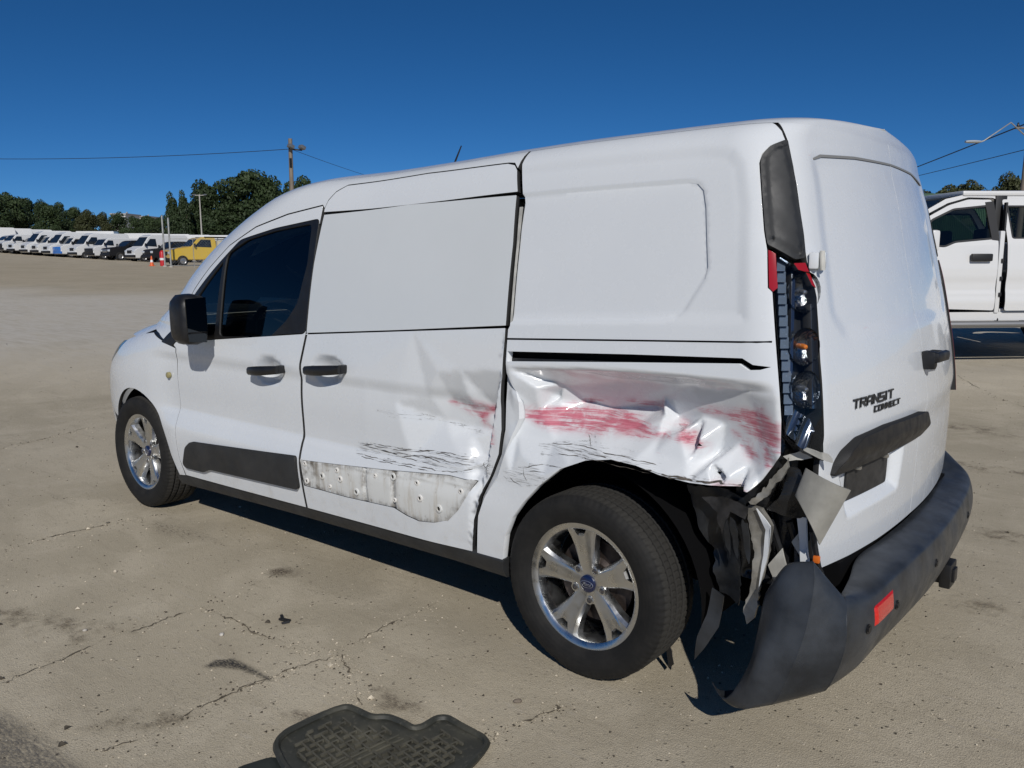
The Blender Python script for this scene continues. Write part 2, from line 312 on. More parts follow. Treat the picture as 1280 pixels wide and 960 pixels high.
# ---------------- measured outlines, metres (side panels: x along the van, level; rear panels: y, level; ground: x, y) ----------------
D = {
 'fd_seam_f': [[2.562,0.952],[2.571,0.809],[2.57,0.682],[2.58,0.508],[2.581,0.374],[2.545,0.281]],
 'fd_top': [[2.662,0.97],[2.544,1.11],[2.439,1.261],[2.31,1.382],[2.149,1.505],[1.926,1.598],[1.686,1.653],[1.441,1.685]],
 'fd_rear': [[1.439,1.662],[1.452,1.405],[1.465,1.092],[1.501,0.958],[1.504,0.834],[1.504,0.581],[1.495,0.434],[1.49,0.312]],
 'win': [[2.663,0.979],[2.537,1.094],[2.423,1.237],[2.235,1.391],[2.05,1.534],[1.761,1.588],[1.446,1.624],[1.446,1.405],[1.465,1.092]],
 'glass_q': [[2.377,1.222],[2.162,1.422],[2.197,1.047],[2.438,1.034]],
 'glass_f': [[2.137,1.461],[1.974,1.532],[1.757,1.572],[1.496,1.599],[1.492,1.405],[1.536,1.225],[1.61,1.144],[1.726,1.067],[2.153,1.042]],
 'trim': [[2.525,0.359],[2.47,0.436],[2.403,0.483],[1.516,0.544],[1.507,0.392],[2.258,0.371],[2.324,0.342],[2.508,0.342]],
 'f_arch': [[3.708,0.35],[3.554,0.502],[3.315,0.62],[3.135,0.68],[2.999,0.694],[2.875,0.662],[2.765,0.585],[2.69,0.448],[2.653,0.34],[2.623,0.258]],
 'sill_top': [[2.554,0.279],[1.49,0.312],[0.481,0.338],[0.319,0.331]],
 'sill_bot': [[2.635,0.199],[1.512,0.244],[0.493,0.269],[0.328,0.267]],
 'sd_top': [[1.427,1.668],[1.415,1.706],[1.378,1.748],[1.317,1.78],[0.841,1.789],[0.427,1.774],[0.39,1.761]],
 'sd_rear': [[0.371,1.737],[0.347,1.644],[0.338,1.467],[0.335,1.183],[0.338,1.17],[0.338,1.073],[0.338,0.977],[0.337,0.916],[0.332,0.82],[0.346,0.729],[0.386,0.644],[0.438,0.555],[0.467,0.463],[0.484,0.337]],
 'groove_up': [[1.424,1.646],[0.857,1.659],[0.351,1.645]],
 'belt': [[1.465,1.089],[0.868,1.135],[0.336,1.178]],
 'plate': [[1.492,0.533],[1.247,0.551],[0.928,0.577],[0.593,0.61],[0.464,0.607],[0.5,0.548],[0.536,0.497],[0.594,0.441],[0.663,0.419],[0.747,0.408],[0.816,0.417],[0.886,0.435],[1.184,0.422],[1.476,0.42]],
 'plate_dots': [[1.343,0.484],[1.239,0.527],[1.219,0.492],[1.293,0.445],[1.117,0.454],[1.461,0.521],[1.457,0.441],[0.996,0.544],[0.893,0.557],[0.755,0.556],[0.734,0.5],[0.88,0.464],[0.632,0.478],[0.525,0.564]],
 'plate_ribs': [[1.055,0.555],[1.073,0.433],[0.891,0.578],[0.891,0.489]],
 'q_front': [[0.354,1.734],[0.321,1.613],[0.324,1.467],[0.319,1.184],[0.329,1.171],[0.329,1.074],[0.312,1.032],[0.268,0.924],[0.265,0.864],[0.292,0.799],[0.351,0.646],[0.407,0.571],[0.443,0.487],[0.467,0.325]],
 'q_recess': [[0.325,1.639],[-0.209,1.642],[-0.303,1.642],[-0.334,1.636],[-0.356,1.615],[-0.371,1.564],[-0.399,1.39],[-0.393,1.357],[-0.337,1.261],[-0.316,1.241],[-0.262,1.227],[0.317,1.182]],
 'q_bulge': [[0.33,1.735],[-0.333,1.726],[-0.424,1.712],[-0.46,1.673],[-0.49,1.559]],
 'seam2': [[0.332,1.139],[-0.202,1.166],[-0.62,1.186]],
 'rail': [[0.333,1.094],[-0.171,1.119],[-0.533,1.134],[-0.566,1.118],[-0.626,1.117],[-0.59,1.109],[-0.554,1.106],[-0.525,1.122],[-0.173,1.098],[0.33,1.063]],
 'q_arch': [[0.342,0.335],[0.319,0.433],[0.284,0.507],[0.235,0.572],[0.168,0.643],[0.073,0.721],[-0.027,0.766],[-0.122,0.784],[-0.213,0.78],[-0.301,0.763],[-0.393,0.756],[-0.473,0.759],[-0.572,0.758]],
 'q_tail': [[-0.572,0.758],[-0.607,0.794],[-0.65,0.84],[-0.676,0.876],[-0.674,0.917]],
 'lamp_l': [[-0.671,0.975],[-0.652,1.083],[-0.633,1.19],[-0.611,1.322],[-0.595,1.332],[-0.583,1.434]],
 'cap': [[-0.579,1.447],[-0.567,1.487],[-0.527,1.679],[-0.532,1.706],[-0.555,1.731],[-0.609,1.753],[-0.62,1.738],[-0.648,1.669],[-0.71,1.477],[-0.724,1.411],[-0.68,1.405],[-0.6,1.439]],
 'lamp': [[-0.585,1.431],[-0.614,1.424],[-0.676,1.397],[-0.724,1.398],[-0.747,1.365],[-0.776,1.327],[-0.785,1.303],[-0.8,1.133],[-0.825,0.983],[-0.84,0.85],[-0.754,0.886],[-0.685,0.927],[-0.668,0.988],[-0.635,1.19],[-0.611,1.322],[-0.597,1.332]],
 'gap_top': [[-0.541,1.818],[-0.58,1.787],[-0.61,1.754]],
 'ld_edge': [[0.729,1.816],[0.715,1.787],[0.705,1.753],[0.715,1.674],[0.739,1.467],[0.75,1.409],[0.736,1.386],[0.725,1.33],[0.726,1.296],[0.764,1.132],[0.778,0.982],[0.784,0.85],[0.833,0.745],[0.806,0.625],[0.784,0.549],[0.746,0.524]],
 'ld_bot': [[0.746,0.524],[0.574,0.518],[0.365,0.518],[0.088,0.522],[0.04,0.532]],
 'seam': [[0.04,0.532],[0.082,0.773],[0.085,0.81],[-0.016,0.841],[-0.043,0.911],[-0.018,1.044],[-0.049,1.145],[0.019,1.2],[-0.035,1.454],[-0.045,1.49],[-0.042,1.683],[-0.074,1.834]],
 'rwin': [[0.578,1.701],[0.553,1.712],[0.319,1.727],[0.062,1.734],[-0.084,1.733],[0.005,1.198],[0.399,1.191],[0.635,1.189]],
 'htrim': [[0.727,0.806],[0.713,0.831],[0.683,0.862],[0.61,0.893],[0.42,0.9],[0.092,0.894],[0.014,0.833],[0.049,0.817],[0.252,0.812],[0.531,0.808]],
 'lplate': [[0.586,0.789],[0.318,0.804],[0.275,0.707],[0.54,0.691]],
 'badge': [[0.624,0.997],[0.327,0.999],[0.326,0.983],[0.62,0.978],[0.491,0.965],[0.272,0.97],[0.277,0.955],[0.487,0.954]],
 'rhandle': [[-0.176,1.086],[-0.627,1.054],[-0.549,1.021],[-0.301,1.019]],
 'fmark': [[2.646,0.807]],
 'handle1': [[1.838,0.922],[1.612,0.944],[1.614,0.904],[1.834,0.884]],
 'handle2': [[1.412,0.96],[1.178,0.981],[1.183,0.942],[1.405,0.922]],
 'cup1': [[1.838,0.917],[1.779,0.948],[1.715,0.964],[1.633,0.942],[1.649,0.88],[1.74,0.852],[1.824,0.869]],
 'cup2': [[1.409,0.957],[1.349,0.992],[1.271,1.001],[1.193,0.978],[1.22,0.919],[1.313,0.889],[1.393,0.905]],
 'crush': [[0.315,1.038,0.0],[0.061,1.058,0.0],[-0.175,1.077,0.0],[-0.385,1.091,0.0],[-0.538,1.099,0.0],[-0.625,1.105,0.0],[-0.647,1.032,0.0],[0.302,0.977,-0.011000000000000001],[0.254,1.009,-0.011000000000000001],[0.203,0.979,-0.0319],[0.204,1.007,-0.0725],[0.139,1.0,-0.087],[0.036,1.005,-0.11599999999999999],[-0.079,1.029,-0.1015],[-0.094,0.988,-0.145],[-0.19,1.039,-0.1015],[-0.223,0.993,-0.145],[-0.341,1.042,-0.09424999999999999],[-0.442,1.037,-0.0725],[-0.532,1.033,-0.0435],[0.295,0.888,-0.03625],[0.161,0.942,-0.1015],[0.172,0.95,-0.145],[0.081,0.939,-0.174],[-0.013,0.923,-0.18849999999999997],[-0.11,0.94,-0.18849999999999997],[-0.184,0.951,-0.18849999999999997],[-0.248,0.924,-0.10875],[-0.321,0.902,-0.0725],[-0.387,0.869,-0.0464],[-0.443,0.825,-0.0377],[-0.496,0.782,-0.030449999999999998],[-0.554,0.761,-0.0055000000000000005],[-0.257,0.93,-0.174],[-0.318,0.904,-0.1595],[-0.375,0.874,-0.145],[-0.425,0.831,-0.145],[-0.479,0.779,-0.13049999999999998],[-0.544,0.758,-0.0725],[-0.373,0.946,-0.13049999999999998],[-0.446,0.933,-0.11599999999999999],[-0.5,0.879,-0.10875],[-0.551,0.837,-0.087],[-0.59,0.805,-0.0435],[-0.557,0.988,-0.06524999999999999],[-0.591,0.919,-0.06524999999999999],[-0.657,0.964,-0.0088],[-0.675,0.902,-0.011000000000000001],[-0.641,0.855,-0.03625],[-0.664,0.874,-0.011000000000000001],[0.286,0.819,-0.03625],[0.212,0.896,-0.06524999999999999],[0.143,0.892,-0.1015],[-0.003,0.879,-0.11599999999999999],[-0.147,0.87,-0.1015],[-0.25,0.87,-0.07975],[0.253,0.746,-0.011000000000000001],[0.133,0.803,-0.05075],[-0.0,0.813,-0.05075],[-0.13,0.817,-0.0435],[-0.256,0.82,-0.0435],[-0.372,0.808,-0.03625],[0.29,0.662,0.0],[0.146,0.687,0.0],[0.042,0.743,0.0],[-0.084,0.783,0.0],[-0.195,0.785,0.0],[-0.301,0.767,0.0],[-0.39,0.759,-0.0055000000000000005],[-0.467,0.76,-0.011000000000000001],[0.317,0.528,0.0],[0.334,0.352,0.0]],
 'crush_d': [[0.336,1.168,0.0],[0.796,1.143,0.0],[1.483,1.085,0.0],[1.478,0.69,0.0],[1.617,0.108,0.0],[0.973,0.298,0.0],[0.493,0.337,0.0],[0.475,0.558,0.0],[1.072,0.937,0.0],[1.074,0.679,0.0],[1.43,0.492,0.0],[0.654,0.994,-0.00525],[0.542,1.012,-0.007000000000000001],[0.347,1.024,-0.00875],[0.717,0.902,-0.021],[0.629,0.899,-0.0525],[0.519,0.898,-0.04375],[0.512,0.863,-0.07875],[0.422,0.873,-0.0875],[0.661,0.808,-0.06125],[0.542,0.79,-0.0875],[0.413,0.798,-0.0875],[0.531,0.756,-0.06125],[0.63,0.744,-0.04375],[0.478,0.689,-0.07],[0.41,0.705,-0.07],[0.478,0.672,-0.0175],[0.468,0.644,-0.04375],[0.417,0.664,-0.035],[0.519,0.653,-0.00525],[0.808,0.637,0.0],[0.897,0.854,-0.007000000000000001]],
 'cracks': [[[1.481,2.175],[1.491,2.072],[1.516,1.956],[1.534,1.797],[1.527,1.647],[1.527,1.538],[1.526,1.424],[1.541,1.282],[1.574,1.104],[1.603,0.987],[1.626,0.746]],[[0.823,2.132],[0.82,2.087],[0.799,2.017],[0.818,1.924],[0.816,1.854],[0.829,1.774],[0.834,1.693],[0.818,1.613],[0.801,1.53],[0.805,1.449]],[[1.526,1.424],[1.323,1.403],[1.147,1.409],[1.002,1.39],[0.826,1.353]],[[0.831,1.675],[0.815,1.609],[0.808,1.494],[0.784,1.418],[0.774,1.326],[0.791,1.279],[0.78,1.206],[0.807,1.122],[0.813,1.001],[0.803,0.874],[0.812,0.691]],[[0.753,1.309],[0.667,1.356],[0.566,1.406],[0.438,1.481]],[[0.009,1.395],[-0.004,1.342],[-0.013,1.258],[-0.038,1.166],[-0.061,1.092]],[[5.369,0.874],[5.441,0.506],[5.608,0.126]],[[0.459,-7.026],[-0.047,-6.115],[-0.374,-5.719]],[[2.889,1.704],[2.929,1.469],[2.892,1.16],[2.823,0.834]]],
 'skid': [[1.059,1.694],[1.081,1.626],[1.034,1.57],[0.912,1.562],[0.74,1.572],[0.797,1.596],[0.931,1.613],[1.005,1.65]],
 'brown': [[1.688,1.015],[1.663,0.931],[1.544,0.898],[1.456,0.949],[1.514,1.063],[1.623,1.065]],
 'streak': [[2.813,1.067],[2.8,0.939],[2.205,0.876],[2.106,0.922],[2.283,1.066],[2.566,1.117]],
 'band': [[1.411,2.313],[1.273,2.199],[0.681,2.166],[0.633,2.27],[1.063,2.48]],
 'stain2': [[0.516,1.426],[0.501,1.352],[0.364,1.343],[0.225,1.344],[0.158,1.433],[0.25,1.492],[0.396,1.485]],
 'stain3': [[0.611,1.699],[0.593,1.628],[0.501,1.59],[0.423,1.65],[0.488,1.721]],
 'mat': [[0.428,1.81],[0.457,1.786],[0.472,1.745],[0.468,1.644],[0.459,1.57],[0.444,1.537],[0.41,1.533],[0.331,1.531],[0.298,1.499],[0.242,1.488],[0.195,1.486],[0.183,1.462],[0.184,1.402],[0.161,1.376],[0.116,1.378],[-0.006,1.39],[-0.037,1.413],[-0.054,1.475],[-0.07,1.584],[-0.06,1.724],[-0.019,1.807],[0.11,1.889],[0.334,1.846]],
 'mat2': [[0.452,1.928],[0.434,1.876],[0.415,1.823],[0.324,1.837],[0.126,1.877],[0.143,1.964],[0.358,2.016]],
 'red_q': [[[0.3,0.894],[0.107,0.929],[-0.005,0.923],[-0.12,0.914],[-0.248,0.898],[-0.289,0.875],[-0.161,0.86],[0.011,0.844],[0.176,0.839],[0.243,0.865]],[[0.093,0.942],[0.009,0.964],[0.017,0.94],[0.077,0.928]],[[-0.073,0.964],[-0.22,0.972],[-0.212,0.955],[-0.093,0.95]],[[-0.35,0.97],[-0.493,0.982],[-0.596,0.996],[-0.665,0.955],[-0.677,0.87],[-0.626,0.839],[-0.596,0.872],[-0.559,0.917],[-0.464,0.956]],[[-0.478,0.912],[-0.534,0.891],[-0.584,0.847],[-0.544,0.845]],[[-0.468,0.768],[-0.567,0.765],[-0.56,0.755],[-0.468,0.756]],[[-0.281,0.921],[-0.402,0.864],[-0.396,0.84],[-0.318,0.883]]],
 'scuff_q': [[[0.191,0.788],[-0.004,0.825],[-0.138,0.82],[-0.3,0.797],[-0.301,0.769],[-0.084,0.778],[0.169,0.756]],[[0.329,0.678],[0.2,0.717],[0.073,0.729],[0.168,0.648],[0.302,0.624]],[[-0.231,0.775],[-0.368,0.775],[-0.495,0.775],[-0.556,0.764],[-0.473,0.754],[-0.301,0.754]],[[0.012,0.848],[-0.013,0.847],[-0.034,0.808],[-0.01,0.809]],[[-0.275,0.918],[-0.314,0.903],[-0.366,0.88],[-0.359,0.871],[-0.289,0.896]]],
 'red_d': [[[0.636,0.882],[0.528,0.902],[0.453,0.887],[0.373,0.892],[0.369,0.865],[0.458,0.862],[0.484,0.804],[0.513,0.829],[0.564,0.851]],[[0.481,0.814],[0.373,0.81],[0.366,0.755],[0.401,0.759]]],
 'scuff_d': [[[1.126,0.659],[0.893,0.675],[0.513,0.695],[0.459,0.655],[0.515,0.632],[0.698,0.617],[0.925,0.616],[1.139,0.611]],[[0.463,0.697],[0.373,0.706],[0.381,0.631],[0.441,0.63]],[[1.007,0.812],[0.803,0.826],[0.475,0.783],[0.487,0.767],[0.64,0.798],[0.917,0.797]]],
 'scr_d': [[[1.121,0.656],[0.898,0.671],[0.701,0.681],[0.518,0.69]],[[1.113,0.65],[0.884,0.665],[0.647,0.679],[0.499,0.679]],[[1.136,0.611],[0.931,0.614],[0.787,0.614],[0.677,0.618],[0.584,0.626],[0.467,0.649]],[[1.125,0.606],[0.962,0.606],[0.815,0.605],[0.704,0.61]],[[1.082,0.651],[0.959,0.648],[0.828,0.633],[0.703,0.638]],[[0.989,0.649],[0.813,0.65],[0.648,0.662],[0.494,0.66]],[[0.9,0.637],[0.757,0.652],[0.596,0.651]],[[0.462,0.691],[0.445,0.657],[0.397,0.641]],[[0.432,0.696],[0.408,0.663],[0.391,0.628]],[[0.469,0.652],[0.426,0.683],[0.378,0.704]],[[0.45,0.684],[0.443,0.648],[0.434,0.621]]],
 'scr_q': [[[0.244,0.697],[0.157,0.72],[0.062,0.728]],[[0.238,0.706],[0.231,0.672],[0.201,0.637]],[[0.256,0.668],[0.211,0.693],[0.135,0.702]],[[0.312,0.672],[0.278,0.646],[0.234,0.636]],[[0.019,0.844],[-0.002,0.828],[-0.028,0.806]],[[0.012,0.843],[-0.017,0.817],[-0.026,0.81]],[[0.188,0.787],[0.002,0.806],[-0.133,0.801],[-0.295,0.787]],[[0.116,0.764],[-0.084,0.778],[-0.267,0.763]],[[0.075,0.783],[-0.064,0.792],[-0.177,0.785]],[[-0.231,0.774],[-0.368,0.77],[-0.472,0.766],[-0.564,0.762]],[[-0.284,0.767],[-0.417,0.765],[-0.496,0.766]],[[-0.269,0.917],[-0.309,0.9],[-0.361,0.881],[-0.386,0.858]],[[0.196,0.859],[0.113,0.908],[-0.018,0.911]],[[-0.431,0.913],[-0.455,0.911]]],
 'debris': [[1.148,1.279]],
}
# ---------------- ground ----------------
FH = np.array([math.cos(YAW), math.sin(YAW)]); RH = np.array([math.sin(YAW), -math.cos(YAW)])
def sstep(a, b, x):
    t = np.clip((x-a)/(b-a), 0, 1); return t*t*(3-2*t)
def DL(x, y): return (x-CAMP[0])*FH[0]+(y-CAMP[1])*FH[1], (x-CAMP[0])*RH[0]+(y-CAMP[1])*RH[1]
def gz(x, y):
    """height of the yard: level round the van, rising gently away from it"""
    d, l = DL(np.asarray(x, float), np.asarray(y, float)); dc = np.clip(d, 0, 130)
    w = np.clip(np.clip(np.abs(l), 0, 75)-5, 0, 99)
    return .25*sstep(6.4, 12.5, d)+(.0005*w*w*sstep(8, 40, d))+.0062*np.clip(dc-15, 0, 999)
def at(px, py, depth):
    """point on a ray of the measured picture at a given distance along the view"""
    q = CAMP+depth*(_f+_r*(px-640)/FPX+_u*(480-py)/FPX); return q
def base(px, depth, py=330):
    """ground point seen in column px at a distance"""
    for _ in range(6):
        q = at(px, py, depth); z = float(gz(q[0], q[1])); py += (q[2]-z)*FPX/depth
    q[2] = z; return q
def ground_mat():
    t = NT('yard_concrete'); b = t.b; v = t.coord()
    big = t.noise(v, .35, 5, .6, .6); mid = t.noise(v, 2.1, 6, .62, .4); fine = t.noise(v, 38, 6, .7); grit = t.noise(v, 190, 3, .6)
    vs = t.coord((1.3, 7.5, 1), (0, 0, .5)); streak = t.noise(vs, 1.6, 5, .65, .5)
    c = t.mix(t.ramp(big, .3, .7), (0.417, 0.362, 0.263), (0.546, 0.475, 0.351))
    c = t.mix(t.ramp(mid, .42, .66, 0, .6), c, (0.612, 0.538, 0.406))
    c = t.mix(t.ramp(streak, .52, .76, 0, .5), c, (0.351, 0.299, 0.217))
    c = t.mix(t.ramp(fine, .54, .74, 0, .5), c, (0.327, 0.277, 0.199))
    c = t.mix(t.ramp(grit, .62, .74, 0, .55), c, (0.718, 0.639, 0.503))
    vo = t.n('TexVoronoi'); vo.inputs['Scale'].default_value = 24; t.l(v, vo.inputs['Vector'])
    speck = t.math('MULTIPLY', t.ramp(vo.outputs['Distance'], .10, .17, 1, 0), t.ramp(t.noise(v, 3.1, 3), .44, .6))
    c = t.mix(t.math('MULTIPLY', speck, .75), c, (0.139, 0.117, 0.084))
    vo2 = t.n('TexVoronoi'); vo2.inputs['Scale'].default_value = 75; t.l(v, vo2.inputs['Vector'])
    c = t.mix(t.math('MULTIPLY', t.ramp(vo2.outputs['Distance'], .14, .22, 1, 0), t.ramp(t.noise(v, 1.7, 4, .6), .38, .62, 0, .8)), c, (0.213, 0.180, 0.126))
    pal = t.noise(t.coord((2.2, 16, 1), (0, 0, -.35)), 2.2, 6, .7, .4); c = t.mix(t.math('MULTIPLY', t.ramp(pal, .58, .72, 0, .55), t.ramp(big, .35, .6)), c, (0.534, 0.492, 0.437))
    pep = t.noise(v, 330, 2, .5); c = t.mix(t.ramp(pep, .52, .70, 0, .55), c, (.17, .15, .12)); c = t.mix(t.ramp(pep, .30, .44, .45, 0), c, (.62, .57, .49))
    gr2 = t.noise(t.coord((30, 85, 1), (0, 0, -.45)), 1., 6, .72); c = t.mix(t.ramp(gr2, .56, .72, 0, .45), c, (.22, .19, .15))
    crack = t.ramp(gr2, .62, .72)
    # tone bands of the yard further off: brown dirt, then pale crushed stone
    t.l(t.mix(t.math('MULTIPLY', t.attr('dirt'), t.ramp(mid, .3, .7, .5, 1)), t.mix(t.math('MULTIPLY', t.attr('pale'), t.ramp(streak, .3, .7, .35, 1)), c, (0.60, 0.56, 0.49)), (0.384, 0.312, 0.207)), b.inputs['Base Color'])
    b.inputs['Roughness'].default_value = .93; b.inputs['Specular IOR Level'].default_value = .2
    h = t.math('ADD', t.math('MULTIPLY', fine, .6), t.math('ADD', t.math('MULTIPLY', grit, .7), t.math('MULTIPLY', mid, .3)))
    h = t.math('SUBTRACT', h, t.math('ADD', t.math('MULTIPLY', speck, -.5), crack))
    t.l(t.bump(h, .5, .014), b.inputs['Normal']); return t.m
def axis(n, near, far):
    k = np.linspace(-1, 1, n); return np.sign(k)*(near*np.abs(k)+(far-near)*np.abs(k)**5)
gx = axis(241, 24, 1600)+1; gy = axis(241, 24, 1600)+.5
A, B = np.meshgrid(gx, gy, indexing='ij')
p3 = np.stack([A, B, gz(A, B)], -1).reshape(-1, 3); n_ = len(gx)
dd, ll = DL(p3[:, 0], p3[:, 1]); wob = np.sin(ll*.4)*1.2+np.sin(ll*1.3+1)*.5
ground = put('ground', p3, [(i*n_+j, (i+1)*n_+j, (i+1)*n_+j+1, i*n_+j+1) for i in range(n_-1) for j in range(n_-1)], ground_mat(), None, True,
             attrs={'dirt': sstep(24, 34, dd+wob*2)*(.5-sstep(48, 90, dd)*.3), 'pale': sstep(7.5, 13, dd+wob-.15*ll)*(1-sstep(24, 30, dd+wob*2))})
tag(ground, kind='structure')
def soft_mark(name, col, hi, lo, scale=(1, 1, 1), rot=0, ns=9):
    """stain or rubber mark lying on the concrete, fading at its own edges"""
    t = NT(name); tr = t.n('BsdfTransparent'); ms = t.n('MixShader'); v = t.coord(scale, (0, 0, rot))
    gn = t.ramp(t.noise(t.coord((60, 150, 1), (0, 0, -.45)), 1., 5, .7), .38, .60, .25, 1); a = t.math('MULTIPLY', t.attr('fade'), t.math('MULTIPLY', gn, t.ramp(t.noise(v, ns, 6, .72), lo, hi)), clamp=True)
    t.b.inputs['Base Color'].default_value = rgba(col); t.b.inputs['Roughness'].default_value = .9; t.b.inputs['Specular IOR Level'].default_value = .2
    t.l(a, ms.inputs[0]); t.l(tr.outputs[0], ms.inputs[1]); t.l(t.b.outputs[0], ms.inputs[2]); t.l(ms.outputs[0], t.out.inputs[0]); return t.m
def flat(name, poly, m, h, soft, res=.03):
    poly = [np.array(q) for q in poly]; v, f = cdt(poly, res); fade = sstep(0, soft, segdist(poly, v[:, 0], v[:, 1]))
    put(name, np.stack([v[:, 0], v[:, 1], np.full(len(v), h)], 1), f, m, ground, True, attrs={'fade': fade})
flat('rubber_skid_mark', D['skid'], soft_mark('skid_rubber', (.05, .048, .046), .50, .22, (9, 2, 1), .6), .004, .025, .012)
flat('oil_stain', D['brown'], soft_mark('oil_brown', (.13, .10, .072), .75, .3), .004, .06, .02)
flat('tyre_streak', D['streak'], soft_mark('streak_dirt', (.115, .098, .075), .68, .47, (3, 14, 1), .25), .004, .12, .03)
flat('tyre_band', D['band'], soft_mark('band_rubber', (.17, .155, .135), .7, .22, (2, 12, 1), -.72), .004, .07, .03)
flat('oil_stain', D['stain2'], soft_mark('stain_grey', (.20, .165, .12), .72, .4), .004, .07, .02)
flat('oil_stain', D['stain3'], soft_mark('stain_rust', (.14, .108, .08), .68, .42), .004, .06, .02)
RNG2 = np.random.default_rng(3)
blobs = [(1.9, 1.9, .5, .12, .3), (3.4, 2.3, .7, .12, .1), (.9, 2.0, .3, .08, .7), (5.2, 2.2, 1.1, .2, 0), (6.3, 3.4, 1.4, .25, .2), (-.9, -1.6, .5, .15, .2), (-.4, -3.0, .8, .2, .4), (.3, -4.4, 1.0, .3, .1), (-1.0, -.6, .3, .1, .2)]
bm_ = soft_mark('dirt_patch', (.235, .195, .138), .72, .44)
for x, y, a, b, r in blobs:
    k = np.linspace(0, 2*math.pi, 22)[:-1]; rr_ = 1+.25*np.sin(3*k+x)+.15*np.sin(5*k+y)
    flat('dirt_patch', [(x+a*c*q*math.cos(r)-b*s_*q*math.sin(r), y+a*c*q*math.sin(r)+b*s_*q*math.cos(r)) for c, s_, q in zip(np.cos(k), np.sin(k), rr_)], bm_, .0045, min(a, b)*.7, .05)
cm = mat('crack_dirt', (.13, .11, .082), .95, spec=.1, var=.4, vscale=30)
for ci, c in enumerate(D['cracks']):
    pts = dense([np.array(q) for q in c], .018, False); L = []; Rr = []
    for i, q in enumerate(pts):
        t = pts[min(i+1, len(pts)-1)]-pts[max(i-1, 0)]; t = t/(np.linalg.norm(t)+1e-9); n = np.array((-t[1], t[0]))
        q = q+n*(.005*math.sin(i*.37+ci)+.0045*RNG2.normal()); w = abs(RNG2.normal())*.0021+.0004
        if (math.sin(i*.21+ci*2)+math.sin(i*.083)) < .25: w *= .1
        if RNG2.random() < .05: w *= 3
        z = float(gz(*q))+.003; L.append((*(q+n*w), z)); Rr.append((*(q-n*w), z))
    k = len(L); put('crack', L+Rr, [(i, i+1, k+i+1, k+i) for i in range(k-1)], cm, ground, False)
# loose grit and chips: too many to count
base_pt = [np.array(Vector(q).normalized()) for q in [(1, 0, -.2), (-.5, .8, -.1), (-.6, -.8, 0), (0, .1, .75), (.3, .2, -.6)]]
fs = [(0, 1, 3), (1, 2, 3), (2, 0, 3), (1, 0, 4), (2, 1, 4), (0, 2, 4)]
for nm, colr, cnt, s0, s1, lb in (('gravel', (.52, .46, .36), 5200, .0018, .006, 'pale grit and small chips scattered over the concrete yard'), ('dirt_crumbs', (.07, .06, .047), 5200, .0016, .0065, 'dark crumbs of dirt scattered over the concrete yard')):
    V = []; F = []
    for i in range(cnt):
        d = 1.2+RNG2.random()**1.7*11; l = (RNG2.random()-.5)*1.5*d
        x = CAMP[0]+FH[0]*d+RH[0]*l; y = CAMP[1]+FH[1]*d+RH[1]*l
        if i % 7 == 0:
            c = D['cracks'][i//7 % len(D['cracks'])]; j = int(RNG2.integers(len(c)-1)); u = RNG2.random(); x, y = np.array(c[j])*(1-u)+np.array(c[j+1])*u+RNG2.normal(0, .03, 2)
        s = s0+(s1-s0)*RNG2.random()**3
        if RNG2.random() < .012: s *= 2.6
        a = RNG2.random()*6.28; k = len(V); z = float(gz(x, y))
        for q in base_pt: V.append((x+s*(q[0]*math.cos(a)-q[1]*math.sin(a)), y+s*(q[0]*math.sin(a)+q[1]*math.cos(a)), z+s*.35+s*.6*q[2]))
        F += [tuple(k+w for w in f) for f in fs]
    tag(put(nm, V, F, mat(nm+'_stone', colr, .95, var=.35, vscale=60, spec=.15), None, False), lb, 'gravel', kind='stuff')
def stone(px, py, s, colr, label):
    d = at(px, py, 1.)-CAMP; q = CAMP+d*(-CAMP[2]/d[2]); bm = bmesh.new(); bmesh.ops.create_icosphere(bm, subdivisions=2, radius=s)
    for v in bm.verts: v.co *= 1+.3*math.sin(v.co.x*260+px)*math.cos(v.co.y*190+py); v.co.z *= .55
    V = [(v.co.x+q[0], v.co.y+q[1], v.co.z+s*.4) for v in bm.verts]; F = [[v.index for v in f.verts] for f in bm.faces]; bm.free()
    tag(put('stone', V, F, mat('stone_%d' % (colr[0]*100), colr, .9, var=.3, vscale=50), None, True), label, 'stone', 'loose stones on the yard')
stone(106, 789, .009, (.42, .39, .34), 'pale pebble alone on the concrete at the lower left')
stone(277, 794, .010, (.50, .47, .42), 'flat pale chip just above the black rubber skid mark')
stone(135, 654, .009, (.10, .09, .07), 'small dark stone on the concrete left of the front wheel')
stone(300, 634, .008, (.55, .52, .46), 'white pebble at the foot of the front tyre')
stone(647, 878, .012, (.16, .13, .10), 'dark brown stone between floor mat and rear tyre')
q = D['debris'][0]; mbd = MB()
for i, (a, b, s, w) in enumerate([(0, 0, .03, .3), (.03, -.008, .022, -.5), (-.022, .012, .018, 1.2)]): mbd.box((q[0]+a, q[1]+b, .008), (s*1.6, s*.5, .007), Matrix.Rotation(w, 3, 'Z') @ Matrix.Rotation(.25*w, 3, 'X'))
tag(mbd.build('plastic_scrap', mat('scrap_black', (.012, .012, .013), .5)), 'scrap of black plastic lying on the concrete', 'debris')
